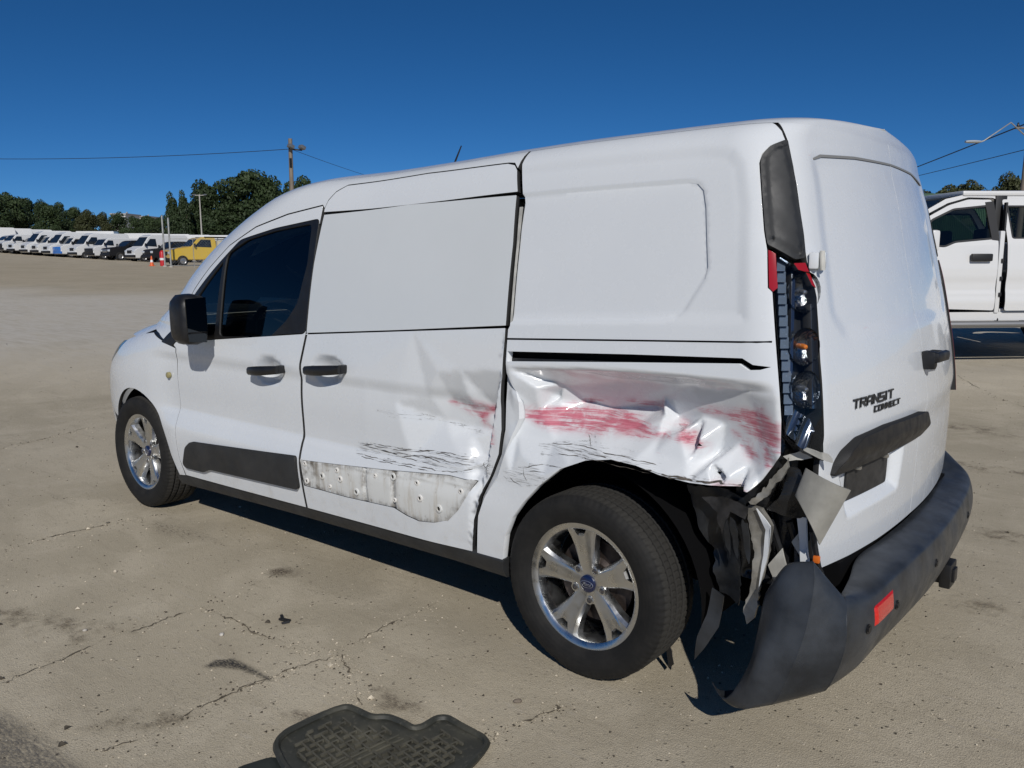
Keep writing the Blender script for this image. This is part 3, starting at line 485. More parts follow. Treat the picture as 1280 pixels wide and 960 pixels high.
# ---------------- rubber floor mat ----------------
rub = None
def rubber_mat():
    t = NT('mat_rubber'); v = t.coord(); n = t.noise(v, 9, 6, .65, .5); n2 = t.noise(v, 60, 3)
    n = t.noise(v, 3.5, 5, .6, .3); c = t.mix(t.ramp(n, .42, .70, .12, .75), (.020, .022, .019), (.12, .112, .08)); c = t.mix(t.ramp(n2, .55, .75, 0, .35), c, (.18, .17, .13))
    t.l(c, t.b.inputs['Base Color']); t.l(t.ramp(n, .3, .7, .42, .85), t.b.inputs['Roughness']); return t.m
RUB = rubber_mat()
mo = round_poly(D['mat'], .035, 4); mc = np.mean(np.array(mo), 0)
mroot = empty('floor_mat', (mc[0], mc[1], 0), 0, 'dusty black rubber floor mat with a maze tread lying on the concrete', 'floor mat')
v, f = cdt(mo, .02); zt = .010+.006*np.sin(v[:, 0]*14)*np.cos(v[:, 1]*11)+.004
V = [(a, b, z) for (a, b), z in zip(v, zt)]+[(a, b, .0015) for a, b in v]; k = len(v)
put('mat_sheet', V, [tuple(q) for q in f]+[tuple(q[::-1]+k) for q in f], RUB, mroot, True)
rimp = [(a, b, .013+.006*math.sin(a*14)*math.cos(b*11)+.004) for a, b in mo]
mb = MB(); mb.tube(rimp+rimp[:1], .0105, 6); mb.build('rim', RUB, mroot)
def zmat(a, b): return .016+.006*math.sin(a*14)*math.cos(b*11)
# maze ribs run parallel to the mat's straight edge
ax = np.array(D['mat'][2])-np.array(D['mat'][5]); ax /= np.linalg.norm(ax); ay = np.array((-ax[1], ax[0])); mb = MB(); st = .031
inn = [np.array(q) for q in inset(mo, .045)]
for i in range(-16, 17):
    for j in range(-16, 17):
        for (du, dv, lu, lv) in (((0, 0, .040, .006), (.0, .0155, .006, .020)) if (i+j) % 2 else ((0, 0, .006, .040), (.0155, 0, .020, .006))):
            c = mc+ax*(i*st+du)+ay*(j*st+dv); e = c+ax*lu*.5+ay*lv*.5; g = c-ax*lu*.5-ay*lv*.5
            if abs((c-mc) @ ay-.02) < .012: continue
            if not (pip(inn, np.array([e[0], g[0]]), np.array([e[1], g[1]])).all()): continue
            mb.box((c[0], c[1], zmat(*c)+.001), (lu, lv, .010), Matrix.Rotation(math.atan2(ax[1], ax[0]), 3, 'Z'))
o = mb.build('tread_pattern', mat('dusty_rib', (.085, .080, .060), .8, var=.45, vscale=14), mroot, auto=None); o['kind'] = 'stuff'
for s in (-1, 1):
    mb = MB(); c0 = mc+ay*(.02+.012*s); ln = [c0+ax*u for u in np.linspace(-.19, .19, 14)]; ln = [q for q in ln if pip(inn, np.array([q[0]]), np.array([q[1]]))[0]]
    mb.tube([(q[0], q[1], zmat(*q)) for q in ln], .004, 6); mb.build('divider_rib', RUB, mroot)
m2 = round_poly(D['mat2'], .03, 3); v, f = cdt(m2, .03); k = len(v)
o = put('floor_mat', [(a, b, .007) for a, b in v]+[(a, b, .0025) for a, b in v], [tuple(q) for q in f]+[tuple(q[::-1]+k) for q in f], mat('old_rubber', (.02, .024, .02), .5, var=.4), None, False)
tag(o, 'edge of a second dark mat sticking out under the maze-pattern mat', 'floor mat')
# ---------------- the van body surface ----------------

def cr(xs,ys):
    """monotone-ish cubic (Catmull-Rom/Hermite) interpolator"""
    xs=np.array(xs,float); ys=np.array(ys,float)
    d=np.diff(ys)/np.diff(xs); m=np.zeros(len(xs)); m[0]=d[0]; m[-1]=d[-1]
    for i in range(1,len(xs)-1):
        if d[i-1]*d[i]<=0: m[i]=0
        else:
            w1=2*(xs[i+1]-xs[i])+(xs[i]-xs[i-1]); w2=(xs[i+1]-xs[i])+2*(xs[i]-xs[i-1])
            m[i]=(w1+w2)/(w1/d[i-1]+w2/d[i])
    def f(x):
        x=np.clip(np.asarray(x,float),xs[0],xs[-1]); i=np.clip(np.searchsorted(xs,x)-1,0,len(xs)-2)
        h=xs[i+1]-xs[i]; t=(x-xs[i])/h
        return (ys[i]*(2*t**3-3*t*t+1)+m[i]*h*(t**3-2*t*t+t)+ys[i+1]*(3*t*t-2*t**3)+m[i+1]*h*(t**3-t*t))
    return f
# level v -> half width, height
PV=[.20,.30,.45,.60,.75,.90,1.05,1.20,1.35,1.50,1.62,1.70,1.77,1.83,1.90,2.00,2.15,2.55]
fW=cr(PV,[.865,.885,.905,.915,.917,.910,.896,.878,.857,.831,.806,.785,.757,.713,.650,.553,.405,.0])
fZ=cr(PV,[.20,.30,.45,.60,.75,.90,1.05,1.20,1.35,1.50,1.62,1.697,1.757,1.797,1.817,1.829,1.838,1.845])
# rear corner x at level
fC=cr(PV,[-.68,-.70,-.715,-.722,-.724,-.716,-.700,-.675,-.645,-.613,-.588,-.568,-.556,-.555,-.557,-.560,-.563,-.57])
# bulge of the rear face (centre goes further back)
fB=cr([.3,.6,.85,.95,1.2,1.7,1.8,1.9,2.55],[.095,.095,.10,.098,.09,.085,.075,.06,.05])
# front corner x, and leg lengths of the front rounding
fF=cr([.20,.35,.55,.70,.80,.90,.97,1.03,1.06,1.20,1.35,1.50,1.62,1.70,1.77,1.83,1.90,2.0,2.15,2.55],
      [3.74,3.80,3.83,3.82,3.78,3.68,3.52,3.30,3.16,2.91,2.75,2.57,2.38,2.22,2.07,1.92,1.82,1.74,1.66,1.60])
fFx=cr([.2,.8,1.03,1.1,1.6,1.8,2.55],[.85,.88,.85,.62,.55,.45,.3])
fFy=cr([.2,.8,1.03,1.1,1.6,1.8,2.0,2.55],[.55,.5,.5,.45,.5,.5,.45,.05])
fFb=cr([.2,.9,1.06,1.8,2.55],[.10,.10,.15,.14,.0])
def smooth(a,b,x):
    t=np.clip((x-a)/(b-a),0,1); return t*t*(3-2*t)
RR=.15
fD=cr([-.3,.1,.4,.8,1.2,1.8,2.5],[0,.004,.013,.031,.043,.046,.05])
def droop(x,v): return -fD(x)*smooth(1.2,1.75,v)
def P(x,v):
    """side domain: x along the body (unrolled round the corners), v level -> 3d"""
    x=np.asarray(x,float); v=np.asarray(v,float)
    x,v=np.broadcast_arrays(x,v)
    W=fW(v); Zz=fZ(v); C=fC(v); F=fF(v); fx=fFx(v); fy=np.minimum(fFy(v),W*.9)
    X=x.copy(); Y=W.copy()
    # rear
    rr=np.maximum(np.minimum(RR,W*.5),1e-4)
    s=x-C; B=fB(v)
    def rearx(y):
        Wm=np.maximum(W-rr*.0,1e-3); return C-B*(1-np.clip(y/Wm,0,1)**2)
    m=s<rr
    t=np.clip((rr-s)/(2*rr),0,1)
    yb=W-rr; xb=rearx(yb)
    bx=(1-t)**2*(C+rr)+2*t*(1-t)*(C+.0)+t*t*xb
    by=(1-t)**2*W+2*t*(1-t)*W+t*t*yb
    X=np.where(m,bx,X); Y=np.where(m,by,Y)
    m2=s<-rr
    yr=np.maximum(W+s,0); X=np.where(m2,rearx(yr),X); Y=np.where(m2,yr,Y)
    # front
    sf=F-x; m=sf<fx
    t=np.clip((fx-sf)/(2*fx),0,1); yb=W-fy; FB=fFb(v)
    bx=(1-t)**2*(F-fx)+2*t*(1-t)*F+t*t*(F+FB*.6)
    by=(1-t)**2*W+2*t*(1-t)*W+t*t*yb
    X=np.where(m,bx,X); Y=np.where(m,by,Y)
    m2=sf<-fx
    yr=np.maximum(yb-(-fx-sf),-.0); X=np.where(m2,F+FB*.6+FB*.4*(1-(yr/np.maximum(yb,1e-3))**2),X); Y=np.where(m2,yr,Y)
    Zz=Zz+droop(X,v)
    return np.stack([X,Y,Zz],-1)
def PR(y,v):
    """rear domain: lateral y (may be negative), level v"""
    y=np.asarray(y,float); v=np.asarray(v,float); y,v=np.broadcast_arrays(y,v)
    a=np.abs(y); W=fW(v); C=fC(v)
    q=P(C+a-W,v); q=q.copy(); q[...,1]=np.sign(y)*q[...,1]; q[...,1]=np.where(a<1e-9,0,q[...,1])
    return q
# ---------------- the damaged van ----------------
def paint_mat():
    t = NT('white_paint'); b = t.b; v = t.coord()
    n = t.noise(v, 1.6, 5, .6); grime = t.noise(v, 11, 6, .7)
    sx = t.n('SeparateXYZ'); t.l(v, sx.inputs[0])
    low = t.ramp(sx.outputs[2], .25, .6, .55, .0)
    c = t.mix(t.ramp(n, .3, .7), (.69, .715, .735), (.72, .742, .758))
    c = t.mix(t.math('MULTIPLY', t.ramp(grime, .45, .75), low), c, (.50, .47, .42))
    # paint transfer and scrapes: streaks that run along the impact
    st = t.noise(t.coord((5, 5, 95), (0, .07, 0)), 1.0, 6, .7, .7); st2 = t.noise(t.coord((12, 12, 330), (0, .10, 0)), 1., 5, .65, .5)
    bl = t.noise(v, 22, 5, .7)
    r = t.attr('red'); k = t.math('ADD', t.math('MULTIPLY', st, .75), t.math('MULTIPLY', st2, .4)); k = t.math('ADD', k, t.math('MULTIPLY', bl, .22))
    blot = t.noise(t.coord((6, 6, 11), (0, .3, 0)), 1.5, 5, .65, .8)
    rm = t.ramp(t.math('ADD', t.math('MULTIPLY', r, .55), t.math('ADD', t.math('MULTIPLY', t.math('SUBTRACT', blot, .5), .75), t.math('MULTIPLY', t.math('SUBTRACT', k, .68), 1.9))), .34, .70)
    rc = t.mix(t.ramp(st2, .35, .65), (.38, .022, .06), (.58, .13, .19))
    c = t.mix(t.math('MULTIPLY', t.ramp(r, .05, .9, 0, .48), t.ramp(blot, .34, .60)), c, (.55, .22, .26)); c = t.mix(t.math('MULTIPLY', rm, .85), c, rc)
    s0_ = t.attr('scuff'); bl2 = t.noise(v, 60, 4, .7); sk = t.math('ADD', t.math('MULTIPLY', st2, .8), t.math('MULTIPLY', t.noise(t.coord((6, 6, 120), (0, .13, 0)), 1.3, 6, .75, .8), .5))
    s = t.math('MULTIPLY', t.math('ADD', s0_, t.math('ADD', t.math('MULTIPLY', t.math('SUBTRACT', st, .5), 1.5), t.math('MULTIPLY', t.math('SUBTRACT', bl, .5), .9))), t.ramp(s0_, .0, .15))
    edge = t.math('MULTIPLY', t.ramp(t.math('ABSOLUTE', t.math('SUBTRACT', s, .5)), .03, .16, 1, 0), t.math('MULTIPLY', t.ramp(t.math('ADD', t.math('MULTIPLY', sk, .7), t.math('MULTIPLY', bl2, .6)), .70, .92), t.ramp(blot, .40, .56)))
    sm = t.math('MAXIMUM', edge, t.math('MULTIPLY', t.ramp(t.math('ADD', sk, t.math('MULTIPLY', s, .14)), .80, .92), t.ramp(s, .1, .5, 0, .8)))
    c = t.mix(t.math('MULTIPLY', sm, .85), c, (.06, .05, .04))
    t.l(c, b.inputs['Base Color']); t.l(t.math('ADD', t.ramp(grime, .3, .8, .2, .36), t.math('MULTIPLY', t.math('MAXIMUM', rm, sm), .3)), b.inputs['Roughness'])
    b.inputs['Coat Weight'].default_value = .6; b.inputs['Coat Roughness'].default_value = .05; b.inputs['Specular IOR Level'].default_value = .4
    orange = t.noise(v, 420, 2); t.l(t.bump(t.math('ADD', orange, t.math('MULTIPLY', sm, -2)), .006, .004), b.inputs['Normal']); return t.m
PAINT = paint_mat()
BLK = mat('black_plastic', (.011, .011, .012), .40, var=.25, vscale=14, bump=.08, bscale=900)
CLAD = mat('charcoal_cladding', (.024, .025, .026), .55, var=.3, vscale=7, bump=.12, bscale=700)
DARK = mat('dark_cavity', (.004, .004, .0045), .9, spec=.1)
BLANK = mat('window_blank_white', (.655, .68, .685), .10, coat=.6, var=.02, vscale=2)
GLASS = tinted_glass('tinted_side_glass', (.30, .345, .32)); WSH = tinted_glass('windscreen_glass', (.45, .5, .48))
METAL = mat('bright_alloy', (.66, .665, .66), .30, 1., var=.1, vscale=9)
CHROME = mat('reflector_chrome', (.75, .78, .82), .06, 1.)
GREYM = mat('bare_primer', (.50, .49, .45), .5, var=.3, vscale=12)
LIN = mat('liner_black', (.017, .019, .022), .36, var=.5, vscale=16)
RAWM = mat('torn_steel', (.34, .325, .29), .42, .5, var=.45, vscale=16)
BUMP = mat('bumper_plastic', (.030, .034, .040), .36, var=.5, vscale=7, bump=.10, bscale=420)
VAN = empty('cargo_van', (1.5, 0, 0), 0, 'white cargo van with a crushed rear side and torn bumper', 'van')
Pm = lambda x, v: P(x, v)*np.array((1., -1., 1.))
def sidefeat(x, v):
    return -.011*(1-smooth(.885, .94, v))*smooth(.45, .60, v)*smooth(.3, .7, v)+.024*(1-smooth(.52, .635, v))-.008*smooth(.60, .64, v)*(1-smooth(.64, .88, v))
fdt, fdr, fds = D['fd_top'], D['fd_rear'], D['fd_seam_f']
# panels of the left side -------------------------------------------------
WIN = round_poly(D['win'], .03)
handle_cups = {1: D['cup1'], 2: D['cup2']}
def cupd(c, x, v):
    cx, cv = np.mean([q[0] for q in c]), np.mean([q[1] for q in c])
    r = np.hypot((x-cx)/.125, (v-cv)/.068); return -.036*np.clip(1-r**2, 0, 1)**1.6
door_poly = [(2.575, .962)]+[(2.662, .975)]+fdt[1:]+[tuple(q) for q in fdr]+[(2.0, .296), (2.545, .281)]+fds[::-1][1:]
trimp = round_poly([(2.525, .352), (2.47, .45), (2.41, .487), (1.513, .548), (1.507, .398), (2.258, .366), (2.324, .340), (2.50, .335)], .02)
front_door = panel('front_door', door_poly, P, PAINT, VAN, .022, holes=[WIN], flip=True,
                   disp=lambda x, v: sidefeat(x, v)+cupd(D['cup1'], x, v))
panel('door_trim', trimp, P, CLAD, front_door, .03, flip=True, off=.016, disp=sidefeat, flange=.018, gap=0)
# window: black surround, fixed quarter glass and sliding glass
gq = round_poly(D['glass_q'], .02); gf = round_poly(D['glass_f'], .03)
panel('window_frame', WIN, P, BLK, front_door, .03, holes=[gq, gf], flip=True, off=.001, gap=.003)
panel('quarter_glass', gq, P, GLASS, front_door, .05, flip=True, off=-.006, flange=0, gap=-.004)
panel('door_glass', gf, P, GLASS, front_door, .05, flip=True, off=-.008, flange=0, gap=-.004)
def handle(parent, c):
    mb = MB(); xs = np.linspace(c[0][0], c[1][0], 9); top = []
    for i, x in enumerate(xs):
        v = c[0][1]+(c[1][1]-c[0][1])*i/8-.019; q = P(x, v); top.append((q[0], q[1]+.030+.020*math.sin(math.pi*i/8), q[2]))
    v8 = []; f8 = []
    for i, q in enumerate(top):
        hz = .019+.003*math.sin(math.pi*i/8); dy = .017
        for k in range(8):
            w = 2*math.pi*k/8+.39; v8.append((q[0], q[1]+dy*math.copysign(abs(math.cos(w))**.7, math.cos(w)), q[2]+hz*math.copysign(abs(math.sin(w))**.7, math.sin(w))))
    for i in range(8):
        for k in range(8): f8.append((i*8+k, i*8+(k+1) % 8, i*8+8+(k+1) % 8, i*8+8+k))
    f8 += [tuple(range(8)), tuple(64+k for k in range(8))]; mb.add(v8, f8)
    for e in (0, 8): q = top[e]; mb.box((q[0]+(.012 if e else -.012), q[1]-.02, q[2]), (.03, .045, .036), bevel=.008)
    return mb.build('door_handle', BLK, parent, auto=40)
handle(front_door, D['handle1'])
# sliding door
sdt, sdr = D['sd_top'], D['sd_rear']
crd = tin(D['crush_d']); rngd = np.random.default_rng(11)
def crush_door(x, v):
    d = 0
    for a, b, w in ((0, 0, 2), (.012, 0, 1), (-.012, 0, 1), (0, .012, 1), (0, -.012, 1)): d = d+w*crd(x+a, v+b)
    return d/6
def softpoly(polys, s0=.035, s1=.012):
    return lambda x, v: np.max([1-smooth(-s0, s1, sdf(q, x, v)) for q in polys], 0)
scar = D['plate']
low = [(1.465, 1.088), (.336, 1.176)]+[tuple(q) for q in sdr[5:]]+[(1.0, .325), (1.49, .312)]+[tuple(q) for q in fdr[::-1][1:6]]
low = [(x-.012 if i > len(sdr)-4 and x > 1.4 else x, v) for i, (x, v) in enumerate(low)]
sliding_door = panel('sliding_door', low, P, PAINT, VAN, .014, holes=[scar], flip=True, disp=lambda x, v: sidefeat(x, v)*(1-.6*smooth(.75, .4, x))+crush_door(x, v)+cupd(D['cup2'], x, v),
                     attrs={'red': softpoly(D['red_d'], .02, .03), 'scuff': softpoly(D['scuff_d'], .012, .01)})
panel('door_header', [(1.427, 1.652)]+[tuple(q) for q in sdt]+[(.371, 1.737), (.347, 1.651)], P, PAINT, sliding_door, .03, flip=True)
panel('window_blank', [(1.424, 1.642), (.9, 1.655), (.351, 1.642), (.338, 1.467), (.336, 1.182), (.87, 1.138), (1.462, 1.094), (1.447, 1.405)], P, BLANK, sliding_door, .03, flip=True, off=-.001)
handle(sliding_door, D['handle2'])
def scar_mat():
    t = NT('unpainted_scar'); v = t.coord((9, 9, 1.2)); n = t.noise(v, 2.4, 6, .7); n2 = t.noise(t.coord(), 30, 5, .65)
    c = t.mix(t.ramp(n, .48, .70), (.68, .685, .66), (.52, .48, .41)); c = t.mix(t.ramp(n2, .58, .75, 0, .6), c, (.20, .16, .11))
    gr = t.math('MULTIPLY', t.attr('grime'), t.ramp(t.math('ADD', t.math('MULTIPLY', n, .6), t.math('MULTIPLY', n2, .5)), .42, .68)); c = t.mix(t.math('MULTIPLY', gr, .9), c, (.085, .065, .045))
    t.l(c, t.b.inputs['Base Color']); t.b.inputs['Roughness'].default_value = .5; return t.m
SCAR = scar_mat()
ribs = [(1.064, .43, .56), (.891, .47, .585)]
def scard(x, v):
    d = -.006+0*x
    for rx, a, b in ribs: d = d-.009*np.exp(-((x-rx)/.010)**2)
    return d+sidefeat(x, v)+.004*np.exp(-((v-(.565-.06*(x-.9)))/.006)**2)
sc_o = panel('exposed_panel', scar, P, SCAR, sliding_door, .012, flip=True, disp=scard, flange=.0, gap=-.004, attrs={'grime': lambda x, v: np.clip(np.exp(-segdist(scar, x, v)/.012)+sum(np.exp(-((x-rx)/.02)**2) for rx, _a, _b in ribs)+.8*np.exp(-((x-1.42)/.06)**2), 0, 1)})
CLIP = mat('clip_white', (.72, .70, .66), .5); HOLE = mat('clip_hole', (.02, .018, .015), .8)
for i, (x, v) in enumerate(D['plate_dots']):
    c = P(x, v); n = np.array((0, 1, 0.)); r = (.0165, .012, .0145, .010)[i % 4]; y0 = float(sidefeat(np.array(x), np.array(v)))-.006
    mb = MB(); mb.lathe([(r, 0), (r*.95, .004), (r*.55, .0055), (r*.5, .001)], 16, (c[0], c[1]+y0, c[2]))
    o = mb.build('clip_ring', CLIP if i % 4 else SCAR, sliding_door)
    mb = MB(); mb.lathe([(r*.52, .0015), (.0001, .0025)], 12, (c[0], c[1]+y0, c[2])); mb.build('clip_hole', HOLE, sliding_door)
# rear quarter panel, crushed
def closed(q): q = [tuple(a[:2]) for a in q]; return q+q[:1]
qf = D['q_front']; rec = round_poly([q for q in D['q_recess']], .02, 3)
rec = [(.60, q[1]) if q[0] > .30 else tuple(q) for q in D['q_recess']]
crq = tin([tuple(q) for q in D['crush']]+[(.5, 1.3, 0), (-.9, 1.3, 0), (.5, .2, 0), (-.9, .4, 0)])
KER = [(a*.0048, b*.0048, math.exp(-(a*a+b*b)/3.)) for a in (-2, -1, 0, 1, 2) for b in (-2, -1, 0, 1, 2)]
def crush_q(x, v):
    d = sum(w*crq(x+a, v+b) for a, b, w in KER)/sum(k[2] for k in KER)
    return d*(1-smooth(1.045, 1.075, v))
def qdisp(x, v):
    dr = sdf(rec, x, v); d = -.011*(1-smooth(-.0035, .0035, dr))
    d = d-.006*(1-smooth(-.02, .03, sdf(qb, x, v)))
    return d+crush_q(x, v)+sidefeat(x, v)*.4*smooth(.1, .5, x)
qb = [(.6, 1.735), (-.333, 1.726), (-.424, 1.712), (-.46, 1.673), (-.49, 1.559), (-.52, 1.25), (.6, 1.2)]
railp = D['rail']
top = [(.356, 1.83)]+[(.358, 1.76), (.35, 1.72)]+[(x, v) for x, v in qf[1:4]]+[(.326, 1.171), (.326, 1.02)]+[tuple(q) for q in qf[7:]]
# front edge: straight down to the rail, then along the torn edge
quarter_poly = top+[(.36, .333)]+D['q_arch']+D['q_tail'][1:]+D['lamp_l']+[(-.579, 1.447), (-.567, 1.487), (-.527, 1.679), (-.532, 1.706), (-.555, 1.731), (-.609, 1.753), (-.585, 1.787), (-.545, 1.82), (-.53, 1.83)]
railh = [(.329-.004, 1.094)]+railp[1:-1]+[(.329-.004, 1.063)]
rh = inset(railh, .0)
quarter = panel('quarter_panel', quarter_poly, P, PAINT, VAN, .011, holes=[[(x if x < .32 else .318, v) for x, v in railp]], flip=True, disp=qdisp, flange=.03, shade_edges=False, lines=[closed(inset(rec, .0038)), closed(inset(rec, -.0038))],
                attrs={'red': softpoly(D['red_q'], .022, .035), 'scuff': softpoly(D['scuff_q'], .015, .012)})
panel('rail_slot', [(.40, 1.10), (-.17, 1.125), (-.54, 1.14), (-.63, 1.12), (-.62, 1.10), (-.5, 1.09), (.40, 1.055)], P, DARK, quarter, .05, flip=True, off=-.045, flange=0, gap=0)
panel('slide_rail', [(.34, 1.072), (-.50, 1.112), (-.50, 1.106), (.34, 1.062)], P, BLK, quarter, .03, flip=True, off=-.028, flange=.03, gap=0)
panel('rail_cover_gap', [(.328, 1.1405), (-.2, 1.1665), (-.62, 1.187), (-.62, 1.183), (-.2, 1.1625), (.328, 1.1355)], P, DARK, quarter, .05, flip=True, off=.0012, flange=.002, gap=0)
SCRM = mat('scratch_dark', (.085, .072, .058), .7, var=.5, vscale=40)
def scratch(parent, line, dfn, w0, seed):
    r_ = np.random.default_rng(seed); pts = dense([np.array(q) for q in line], .006, False); L_ = []; n = len(pts); h = 2e-3
    for i, q in enumerate(pts):
        t_ = pts[min(i+1, n-1)]-pts[max(i-1, 0)]; t_ = t_/(np.linalg.norm(t_)+1e-9); e_ = np.array((-t_[1], t_[0]))
        q = q+e_*(.0024*math.sin(i*.11+seed)+.0013*math.sin(i*.37+seed*2.3)+.0006*math.sin(i*.9+seed)); w = w0*(.35+.5*abs(math.sin(i*.23+seed))+.3*r_.random())*min(1, i/6, (n-1-i)/6+.05)
        if math.sin(i*.33+seed*1.7) < -.6: w *= .15
        L_ += [q+e_*w, q-e_*w]
    L_ = np.array(L_); x, v = L_[:, 0], L_[:, 1]; c = P(x, v); nn = -np.cross(P(x+h, v)-c, P(x, v+h)-c); nn /= np.linalg.norm(nn, axis=1, keepdims=True); L_ = c+nn*(dfn(x, v)+.0012)[:, None]
    put('scratch', L_, [(2*i, 2*i+1, 2*i+3, 2*i+2) for i in range(n-1)], SCRM, parent, False)
for i, q in enumerate(D['scr_q'][:11]): scratch(quarter, q, qdisp, .0011 if i not in (9, 10) else .0024, i+3)
ddisp = lambda x, v: sidefeat(x, v)*(1-.6*smooth(.75, .4, x))+crush_door(x, v)
for i, q in enumerate(D['scr_d']): scratch(sliding_door, q, ddisp, .0014 if i < 7 else .0011, i+40)
# door jamb seen through the forced gap
jl = [tuple(q) for q in sdr[5:]]; jq = [(.326, 1.075)]+[tuple(q) for q in qf[6:]]
jp = [(x+.0, v) for x, v in jl]+jq[::-1]
jt = tin([(x, v, -.022) for x, v in jl]+[(x, v, -.006 if v < .95 else -.03) for x, v in jq]+[(.7, .5, -.05), (.7, 1.1, -.05), (0, .5, 0), (0, 1.1, 0)])
panel('door_jamb', jp, P, PAINT, quarter, .015, flip=True, disp=lambda x, v: jt(x, v)+crush_q(x, v)*.3, flange=.05, gap=.003, shade_edges=False)
panel('jamb_strip', [(.338, 1.60), (.330, 1.467), (.326, 1.185), (.316, 1.185), (.318, 1.467), (.322, 1.60)], P, GREYM, quarter, .03, flip=True, off=-.010, flange=.01, gap=.001)
# roof: everything above the body seam, both halves
def ring(v, n):
    W = float(fW(v)); C = float(fC(v)); F = float(fF(v)); fx = float(fFx(v)); fy = min(float(fFy(v)), W*.9)
    a = np.linspace(C-W, C-.15, n//4, endpoint=False); b = np.linspace(C-.15, C+.15, n//4, endpoint=False); c = np.linspace(C+.15, F-fx, n//4, endpoint=False); d = np.linspace(F-fx, F+fx+W-fy, n//4+1)
    return np.concatenate([a, b, c, d])
vs_ = np.concatenate([np.linspace(1.83, 2.1, 14), np.linspace(2.15, 2.55, 12)]); NR = 160
rows = [P(ring(v, NR), np.full(NR+1, v)) for v in vs_]; V = np.concatenate(rows); m = NR+1; nv = len(V)
F_ = [(i*m+j, (i+1)*m+j, (i+1)*m+j+1, i*m+j+1) for i in range(len(vs_)-1) for j in range(NR)]
V2 = np.concatenate([V, V*np.array((1, -1, 1.))]); F2 = F_+[tuple(q+nv for q in f[::-1]) for f in F_]
Pn = np.cross(P(np.concatenate([ring(v, NR) for v in vs_])+2e-3, np.repeat(vs_, m))-V, P(np.concatenate([ring(v, NR) for v in vs_]), np.repeat(vs_+2e-3, m))-V)
roof = put('roof', V2, F2, PAINT, VAN, True)
bmr = bmesh.new(); bmr.from_mesh(roof.data); bmesh.ops.remove_doubles(bmr, verts=bmr.verts[:], dist=1e-4); bmesh.ops.recalc_face_normals(bmr, faces=bmr.faces[:]); bmr.to_mesh(roof.data); bmr.free(); roof.data.shade_smooth()
vv = np.linspace(1.83, 1.06, 16)
rail_poly = [(.366, 1.83)]+[(float(fF(v))-.03, float(v)) for v in vv]+[(2.80, 1.02), (2.69, .99)]+[(x+.004, v+.004) for x, v in fdt]+[(x, v+.004) for x, v in sdt[:-1]]+[(.395, 1.772), (.372, 1.745)]
panel('roof_rail', rail_poly, P, PAINT, roof, .03, flip=True, gap=.0012)
panel('roof_rail', [(-.53, 1.83)]+[(float(fF(v))-.03, float(v)) for v in vv]+[(2.80, 1.02), (2.69, .99)]+[tuple(q) for q in fdt]+[(.4, 1.70), (-.55, 1.70)], Pm, PAINT, roof, .06, gap=.001)
# windscreen, bonnet, front
def grid_patch(name, v0, v1, nv_, xa, m, parent, off=0., nu=30):
    rows = []
    for v in np.linspace(v0, v1, nv_):
        W = float(fW(v)); F = float(fF(v)); fx = float(fFx(v)); fy = min(float(fFy(v)), W*.9); u = np.linspace(xa(v), F+fx+W-fy, nu); rows.append(P(u, np.full(nu, v)))
    V = np.concatenate(rows); k = len(V); f = [(i*nu+j, (i+1)*nu+j, (i+1)*nu+j+1, i*nu+j+1) for i in range(nv_-1) for j in range(nu-1)]
    o = put(name, np.concatenate([V, V*np.array((1, -1, 1.))]), f+[tuple(q+k for q in g[::-1]) for g in f], m, parent, True)
    b = bmesh.new(); b.from_mesh(o.data); bmesh.ops.remove_doubles(b, verts=b.verts[:], dist=1e-4); bmesh.ops.recalc_face_normals(b, faces=b.faces[:]); b.to_mesh(o.data); b.free(); o.data.shade_smooth(); return o
grid_patch('windscreen', 1.07, 1.828, 14, lambda v: float(fF(v))-.03, WSH, VAN)
grid_patch('bonnet', .982, 1.066, 10, lambda v: float(fF(v))-float(fFx(v))*.42, PAINT, VAN)
ARCH_F = [(3.062+.40*math.cos(a), .300+.395*math.sin(a)) for a in np.linspace(.52, 2.95, 22)]
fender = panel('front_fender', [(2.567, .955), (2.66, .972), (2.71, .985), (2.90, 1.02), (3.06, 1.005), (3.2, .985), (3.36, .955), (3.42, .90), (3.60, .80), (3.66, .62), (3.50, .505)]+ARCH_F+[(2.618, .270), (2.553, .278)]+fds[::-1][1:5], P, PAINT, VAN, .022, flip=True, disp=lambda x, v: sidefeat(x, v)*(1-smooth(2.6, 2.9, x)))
panel('cowl_corner', round_poly([(2.655, .984), (2.72, .982), (2.92, 1.005), (3.10, .99), (3.2, 1.02), (3.05, 1.075), (2.86, 1.075), (2.74, 1.03)], .01), P, BLK, fender, .03, flip=True, off=-.006, flange=.01, gap=0)
grid_patch('front_bumper', .26, .62, 8, lambda v: float(np.interp(v, [.26, .50, .56, .62], [3.46, 3.50, 3.58, 3.66])), PAINT, VAN)
grid_patch('grille', .625, .975, 8, lambda v: 4.15, BLK, VAN)
for s, fn_, fl in ((1, P, True), (-1, Pm, False)):
    panel('headlamp', round_poly([(3.37, .952), (3.425, .90), (3.60, .805), (3.95, .80), (4.1, .86), (3.8, .93)], .02), fn_, tinted_glass('headlamp_glass', (.5, .55, .6)), VAN, .03, flip=fl, off=-.002)
    panel('lamp_bowl', round_poly([(3.37, .952), (3.425, .90), (3.60, .805), (3.95, .80), (4.1, .86), (3.8, .93)], .02), fn_, CHROME, VAN, .05, flip=fl, off=-.03, flange=0)
panel('mirror_sail', round_poly([(2.655, .985), (2.60, .962), (2.54, 1.00), (2.43, 1.03), (2.44, 1.13), (2.53, 1.10)], .01), P, BLK, front_door, .02, flip=True, off=.006)
panel('sail_base', round_poly([(2.72, .978), (2.58, .958), (2.585, 1.01), (2.64, 1.045)], .01), P, BLK, fender, .02, flip=True, off=.003)
